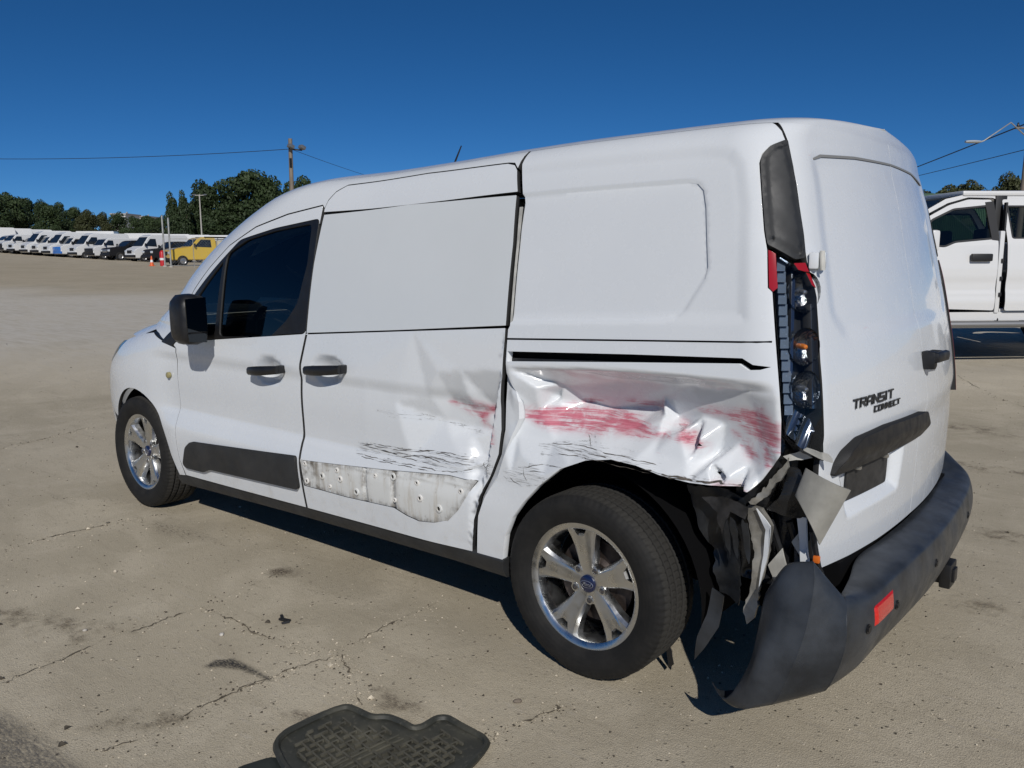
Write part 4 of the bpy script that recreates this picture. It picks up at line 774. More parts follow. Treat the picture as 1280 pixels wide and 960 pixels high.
q = P(*D['fmark'][0]); mb = MB(); mb.lathe([(.017, -.01), (.016, .004), (.012, .007), (.0001, .008)], 18, tuple(q)); mb.build('side_repeater', mat('amber_smoke', (.30, .26, .12), .25, coat=.5), fender)
# right flank: plain, one skin with arches and cab window
def arch(cx, r, n=18, cz=.322): return [(cx+r*math.cos(a), cz+r*math.sin(a)) for a in np.linspace(-.15, math.pi+.15, n)]
rp = [(-.69, .50), (-.62, 1.2), (-.54, 1.70), (.4, 1.70)]+[tuple(q) for q in fdt[::-1]]+[(2.75, 1.02), (3.0, 1.01), (3.36, .955), (3.42, .90), (3.60, .80), (3.66, .62), (3.60, .26)]+arch(3.062, .385)+[(1.5, .29)]+arch(0, .385)+[(-.5, .40)]
rp = [(x, max(v, .22)) for x, v in rp]
panel('right_flank', rp, Pm, PAINT, VAN, .05, holes=[WIN], disp=sidefeat)
panel('right_door_glass', WIN, Pm, GLASS, VAN, .08, off=-.006, flange=0)
# rocker cladding
st, sb = D['sill_top'], D['sill_bot']
for s in (1, -1):
    V = []; xs = [2.66, 2.6, 2.2, 1.6, 1.0, .6, .36, .335]
    tz = np.interp(xs, [.319, .481, 1.49, 2.554], [.338, .345, .318, .284]); bz = np.interp(xs, [.328, .493, 1.512, 2.635], [.262, .266, .242, .20])
    prof = [(-.03, 1.), (.004, 1.0), (.014, .9), (.016, .45), (.004, .08), (-.02, 0.), (-.12, -.05)]
    for x, a, b in zip(xs, tz, bz):
        for dy, t in prof: z = b+(a-b)*t; V.append((x, s*(float(fW(max(.22, z)))+dy), z))
    k = len(prof); fc = [(i*k+j, i*k+j+1, (i+1)*k+j+1, (i+1)*k+j) for i in range(len(xs)-1) for j in range(k-1)]+[tuple(range(k)), tuple((len(xs)-1)*k+j for j in range(k))]
    mb = MB(); mb.add(V, fc); mb.build('sill_cladding', CLAD, VAN)
# ---- rear doors ----
rwin = round_poly([(.60, 1.70), (.555, 1.714), (.32, 1.728), (-.2, 1.737), (-.2, 1.205), (.30, 1.195), (.60, 1.19), (.66, 1.25), (.63, 1.5)], .03)
def reard(y, v, s=1):
    yy = y*s; d = -.008*(1-smooth(-.035, .03, sdf(rwin, np.maximum(yy, -.1), v)))
    d = d-.016*(1-smooth(.83, .93, v))*smooth(.3, .5, v)-.002*(1-smooth(1.72, 1.81, v))
    d = d-.030*(1-smooth(-.02, .03, sdf(pocket, yy, v)))*(s > 0)
    return d
pocket = [(.66, .805), (.60, .79), (.23, .79), (.22, .80), (.24, .68), (.60, .67)]
ld = [(.718, 1.838), (.712, 1.79), (.704, 1.75), (.718, 1.65), (.742, 1.45), (.746, 1.40), (.735, 1.34), (.738, 1.28), (.765, 1.13), (.78, .98), (.79, .85), (.80, .75), (.80, .62), (.788, .56), (.745, .523), (.574, .518), (.365, .518), (.036, .525), (.036, .79), (-.005, .845), (-.03, .91), (-.022, 1.05), (-.02, 1.2), (-.03, 1.5), (-.03, 1.838)]
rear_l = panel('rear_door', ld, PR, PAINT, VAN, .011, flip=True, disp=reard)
rd = [(-y, v) for y, v in [(-.036, .525), (-.036, .79), (.005, .845), (.03, .91), (.022, 1.05), (.02, 1.2), (.03, 1.5), (.03, 1.838), (.70, 1.838), (.703, 1.75), (.742, 1.45), (.75, 1.30), (.77, 1.13), (.79, .85), (.80, .62), (.745, .523)]]
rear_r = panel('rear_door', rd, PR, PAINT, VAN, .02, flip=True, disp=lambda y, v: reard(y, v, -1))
panel('window_ledge', [(.60, 1.703), (.555, 1.718), (.32, 1.732), (-.028, 1.738), (-.028, 1.731), (.32, 1.724), (.55, 1.710), (.598, 1.698)], PR, mat('grey_seal', (.22, .22, .21), .5), rear_l, .03, flip=True, off=-.003, gap=0)
panel('window_ledge', [(-.032, 1.738), (-.35, 1.732), (-.60, 1.705), (-.60, 1.697), (-.35, 1.724), (-.032, 1.731)], PR, mat('grey_seal', (.22, .22, .21), .5), rear_r, .03, flip=True, off=-.003, gap=0)
ht = round_poly([(.735, .800), (.715, .835), (.683, .866), (.61, .895), (.42, .905), (.07, .898), (.035, .845), (.07, .815), (.25, .812), (.531, .805)], .012)
def htd(y, v): return .028*smooth(.80, .86, v)-.012
panel('handle_trim', ht, PR, BLK, rear_l, .02, flip=True, off=.008, disp=htd, flange=.05, gap=0)
lp = [(.59, .80), (.285, .80), (.285, .690), (.59, .690)]
panel('number_plate', round_poly(lp, .012), PR, mat('plate_back', (.035, .033, .030), .6, var=.4, vscale=20), rear_l, .04, flip=True, off=-.038, flange=.006, gap=0)
for y in (.54, .335):
    c = PR(y, .788); mb = MB(); mb.box((c[0]-.002+.03, c[1], c[2]), (.02, .016, .010), bevel=.002); mb.build('plate_bolt', mat('bolt_steel', (.45, .42, .36), .45, .8), rear_l)
G = {'T': [[(0, 1), (1, 1)], [(.5, 1), (.5, 0)]], 'R': [[(0, 0), (0, 1), (1, 1), (1, .5), (0, .5)], [(.45, .5), (1, 0)]], 'A': [[(0, 0), (0, .7), (.3, 1), (1, 1), (1, 0)], [(0, .42), (1, .42)]], 'N': [[(0, 0), (0, 1), (1, 0), (1, 1)]],
     'S': [[(1, 1), (0, 1), (0, .52), (1, .52), (1, 0), (0, 0)]], 'I': [[(.15, 0), (.15, 1)]], 'C': [[(1, 1), (0, 1), (0, 0), (1, 0)]], 'O': [[(0, 0), (0, 1), (1, 1), (1, 0), (0, 0)]], 'E': [[(1, 1), (0, 1), (0, 0), (1, 0)], [(0, .5), (.85, .5)]]}
def badge(text, y0, v0, L, h, th, nm):
    wd_ = 1.; qd, tot = stroke_text(text, G, h, .034*h/.024, .012*h/.024, th, .35); k = L/tot; mb = MB()
    for q in qd:
        pl = []
        for o_ in (0, .004):
            for a in q: c = PR(y0-a[0]*k, v0+a[1]); pl.append((c[0]-.0005-o_+.0, c[1], c[2]))
        mb.add(pl, [(3, 2, 1, 0), (4, 5, 6, 7), (0, 1, 5, 4), (1, 2, 6, 5), (2, 3, 7, 6), (3, 0, 4, 7)])
    mb.build(nm, mat('badge_dark_chrome', (.05, .052, .055), .22, .6), rear_l, auto=None)
badge('TRANSIT', .622, .981, .29, .023, .0048, 'badge_lettering'); badge('CONNECT', .488, .955, .205, .0145, .0031, 'badge_lettering')
# hinge on the left door, handle on the right door
for v in (1.405, .70):
    if v < 1: continue
    for dy, w in ((.010, .024), (-.026, .030)):
        c = PR(.735+dy-.01, v); mb = MB(); mb.box((c[0]-.012, c[1], c[2]), (.026, w, .046), Matrix.Rotation(.25, 3, 'Z'), .005); mb.build('hinge', PAINT, rear_l)
    mb = MB(); c = PR(.722, v); mb.tube([(c[0]-.03, c[1], c[2]-.027), (c[0]-.026, c[1], c[2]+.027)], .007, 10); mb.build('hinge_pin', GREYM, rear_l)
c = PR(-.06, 1.072); mb = MB()
mb.box((c[0]-.044, c[1]-.01, c[2]), (.026, .135, .036), Matrix.Rotation(-.05, 3, 'Z'), .011); mb.box((c[0]-.018, c[1]+.04, c[2]-.01), (.05, .04, .065), None, .014); mb.box((c[0]-.018, c[1]-.065, c[2]), (.045, .022, .032), None, .008); mb.build('door_handle', BLK, rear_r)
# upper corner cap and tail lamp (left), plain ones on the right
capp = round_poly(D['cap'], .012); lampp = [tuple(q) for q in D['lamp']]
capin = inset(capp, .022)
panel('pillar_cap', capp, P, CLAD, VAN, .012, flip=True, off=.007, disp=lambda x, v: .007*(1-smooth(-.003, .003, sdf(capin, x, v))), flange=.02, gap=.002, lines=[closed(inset(capin, .0033)), closed(inset(capin, -.0033))])
panel('pillar_cap', capp, Pm, CLAD, VAN, .03, off=.007, flange=.02, gap=.002)
panel('tail_lamp', lampp, Pm, mat('red_lens', (.35, .01, .012), .08, coat=1.), VAN, .03, off=.008, flange=.03, gap=.002)
lampb = panel('tail_lamp', lampp, P, mat('lamp_housing', (.025, .027, .03), .25), VAN, .015, flip=True, off=-.055, flange=0, gap=.001)
# open housing walls, reflector column, bowls with bulbs, red lens remnants
def lamp_wall(nm, pl, d0, d1, m):
    V = []; n = len(pl)
    for x, v in pl:
        c = P(x, v); h = 2e-3; nn = np.cross(P(x+h, v)-c, P(x, v+h)-c); nn /= np.linalg.norm(nn); nn = -nn; V += [c+nn*d0, c+nn*d1]
    put(nm, V, [(2*i, 2*i+1, (2*i+3) % (2*n), (2*i+2) % (2*n)) for i in range(n)], m, lampb, False)
lamp_wall('housing_wall', dense(inset(lampp, .004), .03), .002, -.056, mat('lamp_housing', (.025, .027, .03), .25))
LB = mat('lamp_bezel', (.16, .18, .21), .12, .9)
colp = [(-.618, 1.405), (-.675, 1.385), (-.69, 1.24), (-.70, 1.10), (-.715, .97), (-.682, .99), (-.648, 1.19)]
for i in range(14):
    v1 = 1.405-.030*i; v0 = v1-.0285; xa = np.interp(v1, [.99, 1.19, 1.405], [-.682, -.650, -.620]); xb = xa-.030
    c = [P(xa, v0), P(xb, v0), P(xb, v1), P(xa, v1)]; n = np.array((-.42, .9, 0)); dpt = (-.008, -.012, -.028, -.024)
    V = [q+n*k for q, k in zip(c, dpt)]; put('reflector_step', V+[q-n*.006 for q in V], [(3, 2, 1, 0), (4, 5, 6, 7), (0, 1, 5, 4), (2, 3, 7, 6)], mat('satin_reflector', (.36, .46, .60), .18, .7, coat=.7), lampb, False)
nl = np.array((-.80, .60, 0.)); AMB = mat('amber_bulb', (.75, .22, .03), .1, coat=.8); CLR = mat('clear_bulb', (.45, .45, .45), .05, .8)
for k, (x, v, r) in enumerate([(-.735, 1.318, .050), (-.745, 1.17, .046), (-.755, 1.055, .046)]):
    c = P(x, v)+nl*(-.006); prof = [(r*math.sin(a), -r*.8*math.cos(a)+.0) for a in np.linspace(.05, 1.57, 9)]; mb = MB(); mb.lathe(prof, 24, (0, 0, 0), 'y')
    R_ = Matrix.Rotation(math.atan2(-nl[0], nl[1]), 3, 'Z'); mb.v = [tuple(np.array(R_ @ Vector((q[0], q[1], q[2]*1.15)))+c) for q in mb.v]; mb.build('reflector_bowl', mat('bowl_chrome', (.20, .21, .22), .12, 1., bump=.35, bscale=90), lampb, auto=None)
    mb = MB(); mb.lathe([(.0001, .012), (.006, .009), (.0085, 0), (.008, -.02), (.006, -.036)], 14, (0, 0, 0), 'y'); mb.v = [tuple(np.array(R_ @ Vector(q))+c-nl*.006) for q in mb.v]; mb.build('bulb', AMB if k == 1 else CLR, lampb)
lamp_in = [(-.70, .94), (-.835, .858), (-.822, .975), (-.80, 1.0), (-.70, 1.03)]
panel('bezel', [(-.695, 1.03), (-.775, .985), (-.818, .975), (-.832, .87), (-.76, .895), (-.695, .935)], P, LB, lampb, .02, flip=True, off=-.02, disp=lambda x, v: -.02*np.abs(np.sin(x*40+v*25)), flange=.01)
panel('bezel', [(-.79, 1.29), (-.80, 1.13), (-.815, 1.0), (-.79, 1.0), (-.785, 1.13), (-.772, 1.29)], P, LB, lampb, .02, flip=True, off=-.012, flange=.03)
panel('bezel', [(-.695, 1.385), (-.715, 1.385), (-.712, 1.0), (-.70, 1.0)], P, LB, lampb, .02, flip=True, off=-.025, flange=.03)
RED = mat('red_lens', (.35, .01, .012), .08, coat=1.)
panel('lens_fragment', [(-.583, 1.437), (-.612, 1.425), (-.628, 1.33), (-.611, 1.318), (-.596, 1.331)], P, RED, lampb, .02, flip=True, off=.004, flange=.025)
panel('lens_fragment', [(-.675, 1.398), (-.724, 1.40), (-.748, 1.366), (-.775, 1.328), (-.755, 1.335), (-.725, 1.372), (-.695, 1.378)], P, RED, lampb, .02, flip=True, off=.004, flange=.02)
panel('lens_cover', inset(lampp, .006), P, tinted_glass('clear_lens', (.93, .94, .95), ior=1.3), lampb, .02, flip=True, off=.003, flange=0)
# ---- wheels ----
TYRE = None
def tyre_mat():
    t = NT('tyre_rubber'); v = t.coord(); n = t.noise(v, 14, 5, .65); sx = t.n('SeparateXYZ'); t.l(v, sx.inputs[0])
    c = t.mix(t.ramp(n, .35, .7), (.011, .0108, .0105), (.019, .018, .0165)); r2 = t.math('SQRT', t.math('ADD', t.math('POWER', sx.outputs[0], 2.), t.math('POWER', sx.outputs[2], 2.)))
    c = t.mix(t.ramp(r2, .312, .318, 0, .8), c, (.042, .040, .036))
    t.l(c, t.b.inputs['Base Color']); t.b.inputs['Roughness'].default_value = .75; t.b.inputs['Specular IOR Level'].default_value = .3
    rg = t.math('SINE', t.math('MULTIPLY', r2, 420.)); t.l(t.bump(t.math('ADD', n, t.math('MULTIPLY', rg, .12)), .25, .004), t.b.inputs['Normal']); return t.m
TYRE = tyre_mat(); RIMD = mat('rim_inside', (.18, .18, .18), .5, .8, var=.3, vscale=20); DISC = mat('rusty_disc', (.055, .042, .036), .5, .5, var=.4, vscale=30)
def wheel(x, side, ang, detail=True):
    w = None; s = side
    mb = MB(); mb.lathe([(.190, -.09), (.196, .0), (.190, .05), (.197, .072), (.205, .079), (.219, .082), (.223, .078), (.221, .060)], 64)
    w = mb.build('wheel', METAL, VAN, auto=30, local=True); w.location = (x-1.5, s*.803, .322); w.rotation_euler = (0, 0, 0 if s > 0 else math.pi)
    # tyre with grooved tread
    pr = [(.214, .070), (.219, .084), (.232, .094), (.262, .104), (.290, .102), (.304, .096), (.312, .089)]
    tr = [(.3165, .082)]
    for yc in (.052, .018, -.018, -.052): tr += [(.3205, yc+.0065), (.3125, yc+.0045), (.3125, yc-.0045), (.3205, yc-.0065)]
    tr += [(.3165, -.082)]
    prof = pr+tr+[(r, -y) for r, y in pr[::-1]]; N = 420; V = []; m_ = len(prof); n0 = len(pr)
    for i in range(N):
        a = 2*math.pi*i/N
        for k, (r, y) in enumerate(prof):
            rr_ = r
            if r > .316 and y > -.1:
                j = (i+int(abs(y)*260)) % 5
                if j == 0: rr_ -= .0035
            elif .300 < r < .316 and abs(y) > .085 and (i % 5 < 2): rr_ -= .0022
            z = max(rr_*math.sin(a), -.3185); V.append((rr_*math.cos(a), y*(1.22 if y < 0 else 1)+(.004*math.copysign(1, y) if z < -.30 else 0), z))
    f = [(i*m_+k, i*m_+k+1, ((i+1) % N)*m_+k+1, ((i+1) % N)*m_+k) for i in range(N) for k in range(m_-1)]
    mt = MB(); mt.add(V, f); mt.build('tyre', TYRE, w, auto=28, local=True)
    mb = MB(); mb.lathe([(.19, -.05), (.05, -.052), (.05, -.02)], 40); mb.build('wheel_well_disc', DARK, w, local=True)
    mb = MB(); mb.lathe([(.145, -.012), (.145, .0), (.085, .0), (.07, .012), (.0001, .012)], 40); mb.build('brake_disc', DISC, w, local=True)
    for k in range(5):
        a = ang+k*2*math.pi/5
        ol = [(r_, t_*1.16) for r_, t_ in [(.020, .012), (.050, .024), (.090, .030), (.135, .036), (.165, .044), (.198, .058), (.203, .034), (.189, .022), (.176, .012), (.176, -.012), (.189, -.022), (.203, -.034), (.198, -.058), (.165, -.044), (.135, -.036), (.090, -.030), (.050, -.024), (.020, -.012)]]
        def y_of(r): return .048+.022*((r-.03)/.17)**1.5 if r > .03 else .048
        V = []; n = len(ol); cen = (.09, 0)
        for lay, (sc_, dy) in enumerate(((.80, 0), (1.0, -.010), (1.12, -.034))):
            for r, t in ol:
                tt = t*sc_; rr_ = r-(1-sc_)*(.010 if r > .15 and abs(t) < .03 else -.0)*3 if lay == 0 else r
                V.append((rr_*math.cos(a)-tt*math.sin(a), y_of(r)+dy, rr_*math.sin(a)+tt*math.cos(a)))
        f = [(l*n+i, l*n+(i+1) % n, (l+1)*n+(i+1) % n, (l+1)*n+i) for l in range(2) for i in range(n)]
        ear = geometry.tessellate_polygon([[Vector((q[0], q[1], 0)) for q in ol]]); f += [tuple(t) for t in ear]
        mb = MB(); mb.add(V, f); mb.build('spoke', METAL, w, auto=25, local=True)
        b = a+math.pi/5; mb = MB(); mb.lathe([(.015, .036), (.015, .0515), (.010, .0525), (.010, .046)], 10); mb.v = [(q[0]+.058*math.cos(b), q[1], q[2]+.058*math.sin(b)) for q in mb.v]; mb.build('lug_socket', METAL, w, local=True)
        mb = MB(); mb.lathe([(.0095, .040), (.0095, .050), (.006, .052), (.0001, .052)], 6); mb.v = [(q[0]+.058*math.cos(b), q[1], q[2]+.058*math.sin(b)) for q in mb.v]; mb.build('lug_nut', mat('nut_steel', (.16, .15, .15), .35, .8), w, local=True)
    mb = MB(); mb.lathe([(.074, .030), (.072, .045), (.05, .049), (.030, .049)], 30); mb.build('hub', METAL, w, local=True)
    mb = MB(); mb.lathe([(.031, .046), (.030, .054), (.026, .0565), (.0001, .058)], 28); cap = mb.build('hub_cap', mat('cap_blue', (.006, .012, .05), .25, coat=.6), w, local=True)
    mb = MB(); k = 26
    for i in range(k):
        a0, a1 = 2*math.pi*i/k, 2*math.pi*(i+1)/k; mb.add([(.026*math.cos(a0), .0575, .0125*math.sin(a0)), (.026*math.cos(a1), .0575, .0125*math.sin(a1)), (.0245*math.cos(a1), .0583, .011*math.sin(a1)), (.0245*math.cos(a0), .0583, .011*math.sin(a0))], [(0, 1, 2, 3)])
    mb.build('emblem_oval', mat('emblem_silver', (.5, .52, .56), .3, .8), w, local=True, auto=None)
    tc = bpy.data.curves.new('script', 'FONT'); tc.body = 'Ford'; tc.size = .017; tc.shear = .4; tc.align_x = 'CENTER'; tc.align_y = 'CENTER'; tc.extrude = .0006
    to = bpy.data.objects.new('script', tc); COL.objects.link(to); dg = bpy.context.evaluated_depsgraph_get(); me = bpy.data.meshes.new_from_object(to.evaluated_get(dg)); bpy.data.objects.remove(to)
    eo = bpy.data.objects.new('emblem_script', me); COL.objects.link(eo); me.materials.append(mat('emblem_silver', (.5, .52, .56), .3, .8)); eo.parent = w; eo.location = (0, .0592, 0); eo.rotation_euler = (math.pi/2, 0, math.pi)
    return w
wheel(0, 1, math.radians(180-97)); wheel(3.062, 1, math.radians(180-80)); wheel(0, -1, .3); wheel(3.062, -1, .9)
# ---- cavities: wheel houses, floor, cab ----
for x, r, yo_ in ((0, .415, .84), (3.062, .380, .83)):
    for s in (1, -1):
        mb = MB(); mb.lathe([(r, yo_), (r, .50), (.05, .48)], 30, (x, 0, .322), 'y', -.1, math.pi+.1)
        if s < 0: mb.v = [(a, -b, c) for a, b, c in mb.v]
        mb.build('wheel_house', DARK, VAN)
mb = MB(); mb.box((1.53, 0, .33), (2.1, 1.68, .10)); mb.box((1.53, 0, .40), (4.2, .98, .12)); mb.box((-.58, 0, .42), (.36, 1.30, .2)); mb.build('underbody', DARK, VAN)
mb = MB(); mb.tube([(3.0, .25, .24), (1.5, .28, .22), (.5, .3, .24), (-.5, .4, .26)], .03, 8); mb.tube([(0, -.75, .322), (0, .75, .322)], .04, 10); mb.build('axle', DARK, VAN)
CAB = mat('cab_grey', (.035, .036, .038), .75, var=.2)
mb = MB(); mb.box((1.33, 0, 1.05), (.03, 1.5, 1.15)); mb.build('bulkhead', CAB, VAN)
for s in (.38, -.38):
    mb = MB(); mb.box((1.90, s, .62), (.52, .50, .18), None, .05); mb.box((1.62, s, .98), (.14, .48, .68), Matrix.Rotation(-.22, 3, 'Y'), .06); mb.box((1.53, s, 1.40), (.10, .26, .19), Matrix.Rotation(-.2, 3, 'Y'), .045); mb.build('seat', CAB, VAN)
mb = MB(); mb.box((2.72, 0, .93), (.5, 1.56, .22), None, .08); mb.box((2.6, .38, 1.03), (.25, .42, .12), None, .05); mb.build('dashboard', CAB, VAN)
mb = MB(); k = np.linspace(0, 2*math.pi, 33); mb.tube([(2.36+.075*math.sin(a), .38+.185*math.cos(a), .99+.17*math.sin(a)) for a in k], .016, 8); mb.tube([(2.36, .20, .99), (2.40, .38, .97), (2.36, .56, .99)], .02, 6); mb.tube([(2.40, .38, .97), (2.6, .38, .9)], .035, 8); mb.build('steering_wheel', BLK, VAN)
# ---- left mirror, aerial ----
def mirror(s):
    # housing as a lofted rounded box from the foot outwards
    sec = []; N = 20
    for (y, x0, x1, z0, z1, rr_) in ((.965, 2.135, 2.25, 1.04, 1.215, .05), (.978, 2.115, 2.265, 1.02, 1.24, .06), (1.02, 2.105, 2.272, 1.008, 1.252, .07), (1.065, 2.108, 2.268, 1.012, 1.248, .075), (1.092, 2.12, 2.25, 1.035, 1.225, .07), (1.102, 2.14, 2.225, 1.07, 1.19, .045)):
        cx, cz, hx, hz = (x0+x1)/2, (z0+z1)/2, (x1-x0)/2, (z1-z0)/2; r = []
        for k_ in range(N):
            a = 2*math.pi*k_/N; c, sn = math.cos(a), math.sin(a); e = .45; r.append((cx+hx*math.copysign(abs(c)**e, c), s*(y+.0), cz+hz*math.copysign(abs(sn)**e, sn)))
        sec.append(r)
    mb = MB(); f = [(i*N+k_, i*N+(k_+1) % N, (i+1)*N+(k_+1) % N, (i+1)*N+k_) for i in range(len(sec)-1) for k_ in range(N)]+[tuple(range(N)), tuple((len(sec)-1)*N+k_ for k_ in range(N))]
    mb.add([q for r in sec for q in r], f); o = mb.build('door_mirror', BLK, VAN, auto=45)
    mb = MB(); mb.tube([(2.43, s*.90, 1.05), (2.34, s*.945, 1.06), (2.22, s*1.0, 1.07)], [.05, .042, .04], 10); mb.build('mirror_arm', BLK, o)
    q = [(2.103, s*.985, 1.075), (2.103, s*1.085, 1.075), (2.103, s*1.088, 1.23), (2.103, s*.985, 1.235)]
    mb = MB(); mb.prism([q[0], q[1], q[2], q[3]], (.006, 0, 0)); mb.build('mirror_glass', mat('mirror_silver', (.05, .055, .06), .03, 1.), o)
    q = [(2.104, s*.99, 1.022), (2.104, s*1.08, 1.03), (2.104, s*1.084, 1.066), (2.104, s*.99, 1.066)]; mb = MB(); mb.prism(q, (.006, 0, 0)); mb.build('blind_spot_glass', mat('mirror_silver', (.05, .055, .06), .03, 1.), o)
mirror(1); mirror(-1)
mb = MB(); mb.lathe([(.045, -.01), (.04, .012), (.012, .03)], 14, (1.45, .0, 1.800), 'z'); mb.tube([(1.45, 0, 1.81), (1.36, 0, 1.96)], [.007, .003], 6); mb.build('aerial', BLK, roof)
# ---- rear bumper: sections from the right wing round the back to the torn left end ----
# each row: ledge inner, ledge edge, shoulder, face, lower face, chin, underside
BS = [
 [(-.42, -.86, .50), (-.42, -.905, .50), (-.42, -.915, .48), (-.42, -.92, .40), (-.42, -.915, .32), (-.42, -.90, .27), (-.42, -.80, .25)],
 [(-.62, -.84, .60), (-.63, -.885, .60), (-.635, -.90, .57), (-.65, -.915, .45), (-.65, -.91, .34), (-.64, -.885, .28), (-.60, -.75, .25)],
 [(-.715, -.78, .555), (-.765, -.83, .535), (-.78, -.845, .505), (-.79, -.855, .43), (-.785, -.85, .345), (-.765, -.82, .285), (-.70, -.70, .25)],
 [(-.745, -.66, .515), (-.825, -.72, .50), (-.845, -.735, .475), (-.855, -.74, .41), (-.845, -.735, .335), (-.82, -.71, .275), (-.75, -.60, .245)],
 [(-.775, -.40, .505), (-.86, -.44, .49), (-.88, -.45, .465), (-.888, -.45, .40), (-.875, -.45, .325), (-.845, -.44, .265), (-.77, -.38, .24)],
 [(-.79, 0, .505), (-.885, 0, .492), (-.905, 0, .468), (-.912, 0, .40), (-.897, 0, .325), (-.865, 0, .262), (-.78, 0, .24)],
 [(-.785, .30, .505), (-.882, .33, .492), (-.902, .335, .468), (-.91, .34, .40), (-.893, .34, .325), (-.86, .33, .262), (-.78, .28, .24)],
 [(-.775, .52, .505), (-.872, .57, .490), (-.892, .58, .466), (-.90, .585, .40), (-.885, .585, .325), (-.85, .57, .262), (-.77, .48, .235)],
 [(-.800, .68, .49), (-.862, .735, .485), (-.880, .755, .462), (-.890, .765, .395), (-.872, .765, .315), (-.838, .75, .25), (-.74, .66, .22)],
 [(-.828, .845, .50), (-.838, .86, .505), (-.852, .885, .475), (-.858, .905, .395), (-.838, .91, .305), (-.795, .89, .225), (-.69, .80, .20)],
 [(-.766, .905, .604), (-.772, .916, .600), (-.783, .935, .550), (-.775, .965, .42), (-.745, .985, .30), (-.70, .98, .195), (-.60, .90, .17)],
 [(-.698, .912, .578), (-.700, .924, .572), (-.698, .945, .525), (-.685, .975, .41), (-.66, 1.0, .285), (-.625, 1.0, .165), (-.53, .93, .15)],
 [(-.648, .912, .490), (-.648, .925, .484), (-.645, .94, .445), (-.64, .955, .37), (-.625, .97, .275), (-.57, .985, .165), (-.50, .93, .165)]]
_lerp = lambda a, b, t: [tuple(np.array(p_)*(1-t)+np.array(q_)*t) for p_, q_ in zip(a, b)]
BS = BS[:8]+[BS[8], _lerp(BS[8], BS[9], .9), BS[9], _lerp(BS[9], BS[10], .9), BS[10], _lerp(BS[10], BS[11], .1), BS[11], BS[12]]
def spline_rows(rows, ku, kv):
    R_ = np.array(rows, float)
    def cat(A, k):
        out = []; n = len(A)
        for i in range(n-1):
            p0, p1, p2, p3 = A[max(i-1, 0)], A[i], A[i+1], A[min(i+2, n-1)]
            for t in np.linspace(0, 1, k, endpoint=False): out.append(.5*((2*p1)+(-p0+p2)*t+(2*p0-5*p1+4*p2-p3)*t*t+(-p0+3*p1-3*p2+p3)*t**3))
        out.append(A[-1]); return np.array(out)
    R_ = cat(R_, ku); return np.swapaxes(cat(np.swapaxes(R_, 0, 1), kv), 0, 1)
B_ = spline_rows(BS, 8, 4); n0, n1 = B_.shape[:2]
bo = MB(); inn_ = B_.copy(); cen = np.array((-.3, 0, .38)); 
dirs = B_-cen; dirs[..., 1] *= .6; dirs /= np.linalg.norm(dirs, axis=-1, keepdims=True); inn_ = B_-dirs*.007
V = np.concatenate([B_.reshape(-1, 3), inn_.reshape(-1, 3)]); k = n0*n1
f = [(i*n1+j, (i+1)*n1+j, (i+1)*n1+j+1, i*n1+j+1) for i in range(n0-1) for j in range(n1-1)]; f += [tuple(q+k for q in g[::-1]) for g in f]
bd = [(i*n1, (i+1)*n1) for i in range(n0-1)]+[((n0-1)*n1+j, (n0-1)*n1+j+1) for j in range(n1-1)]+[((i+1)*n1+n1-1, i*n1+n1-1) for i in range(n0-1)]+[(j+1, j) for j in range(n1-1)]
f += [(a, b, b+k, a+k) for a, b in bd]; bo.add(V, f)
bumper = bo.build('rear_bumper', BUMP, VAN, auto=48)
def on_bumper(u, w):
    """u: station index (float), w: section index (float)"""
    i = min(n0-1, u*8); j = min(n1-1, w*4); i0, j0 = int(i), int(j); i1, j1 = min(i0+1, n0-1), min(j0+1, n1-1); a, b = i-i0, j-j0
    return (B_[i0, j0]*(1-a)*(1-b)+B_[i1, j0]*a*(1-b)+B_[i0, j1]*(1-a)*b+B_[i1, j1]*a*b)
def bump_patch(nm, u0, u1, w0, w1, off, m, n=8):
    V = []; us = np.linspace(u0, u1, n); ws = np.linspace(w0, w1, n)
    for u in us:
        for w in ws:
            c = on_bumper(u, w); e = np.cross(on_bumper(u+.1, w)-on_bumper(u-.1, w), on_bumper(u, w+.1)-on_bumper(u, w-.1)); e /= np.linalg.norm(e)+1e-9
            if e @ np.array((-.8, .6, .0)) < 0: e = -e
            edge = (u in (us[0], us[-1])) or (w in (ws[0], ws[-1])); V.append(c+e*(off if not edge else -.004))
    return put(nm, V, [(i*n+j, i*n+j+1, (i+1)*n+j+1, (i+1)*n+j) for i in range(n-1) for j in range(n-1)], m, bumper, False)
bump_patch('reflector', 7.0, 7.95, 2.15, 3.02, .006, mat('reflector_red', (.62, .018, .012), .18, coat=1., var=.15, vscale=120))
for u, w in ((8.15, 2.9), (6.9, 3.0), (5.4, 2.9), (3.9, 2.9)):
    c = on_bumper(u, w); e = np.cross(on_bumper(u+.1, w)-on_bumper(u-.1, w), on_bumper(u, w+.1)-on_bumper(u, w-.1)); e /= np.linalg.norm(e)
    if e @ np.array((-1., .3, 0)) < 0: e = -e
    mb = MB(); mb.tube([c-e*.01, c+e*.003], .014, 16); mb.tube([c+e*.002, c+e*.0055], .009, 14); mb.build('parking_sensor', BLK, bumper)
# tow hitch under the bumper
mb = MB(); mb.box((-.70, -.27, .232), (.32, .07, .07), None, .006); mb.build('hitch_tube', BLK, VAN); mb = MB(); mb.box((-.872, -.27, .232), (.04, .095, .095), None, .008); mb.box((-.894, -.27, .232), (.012, .05, .05), None, .002); mb.build('hitch_collar', BLK, VAN)
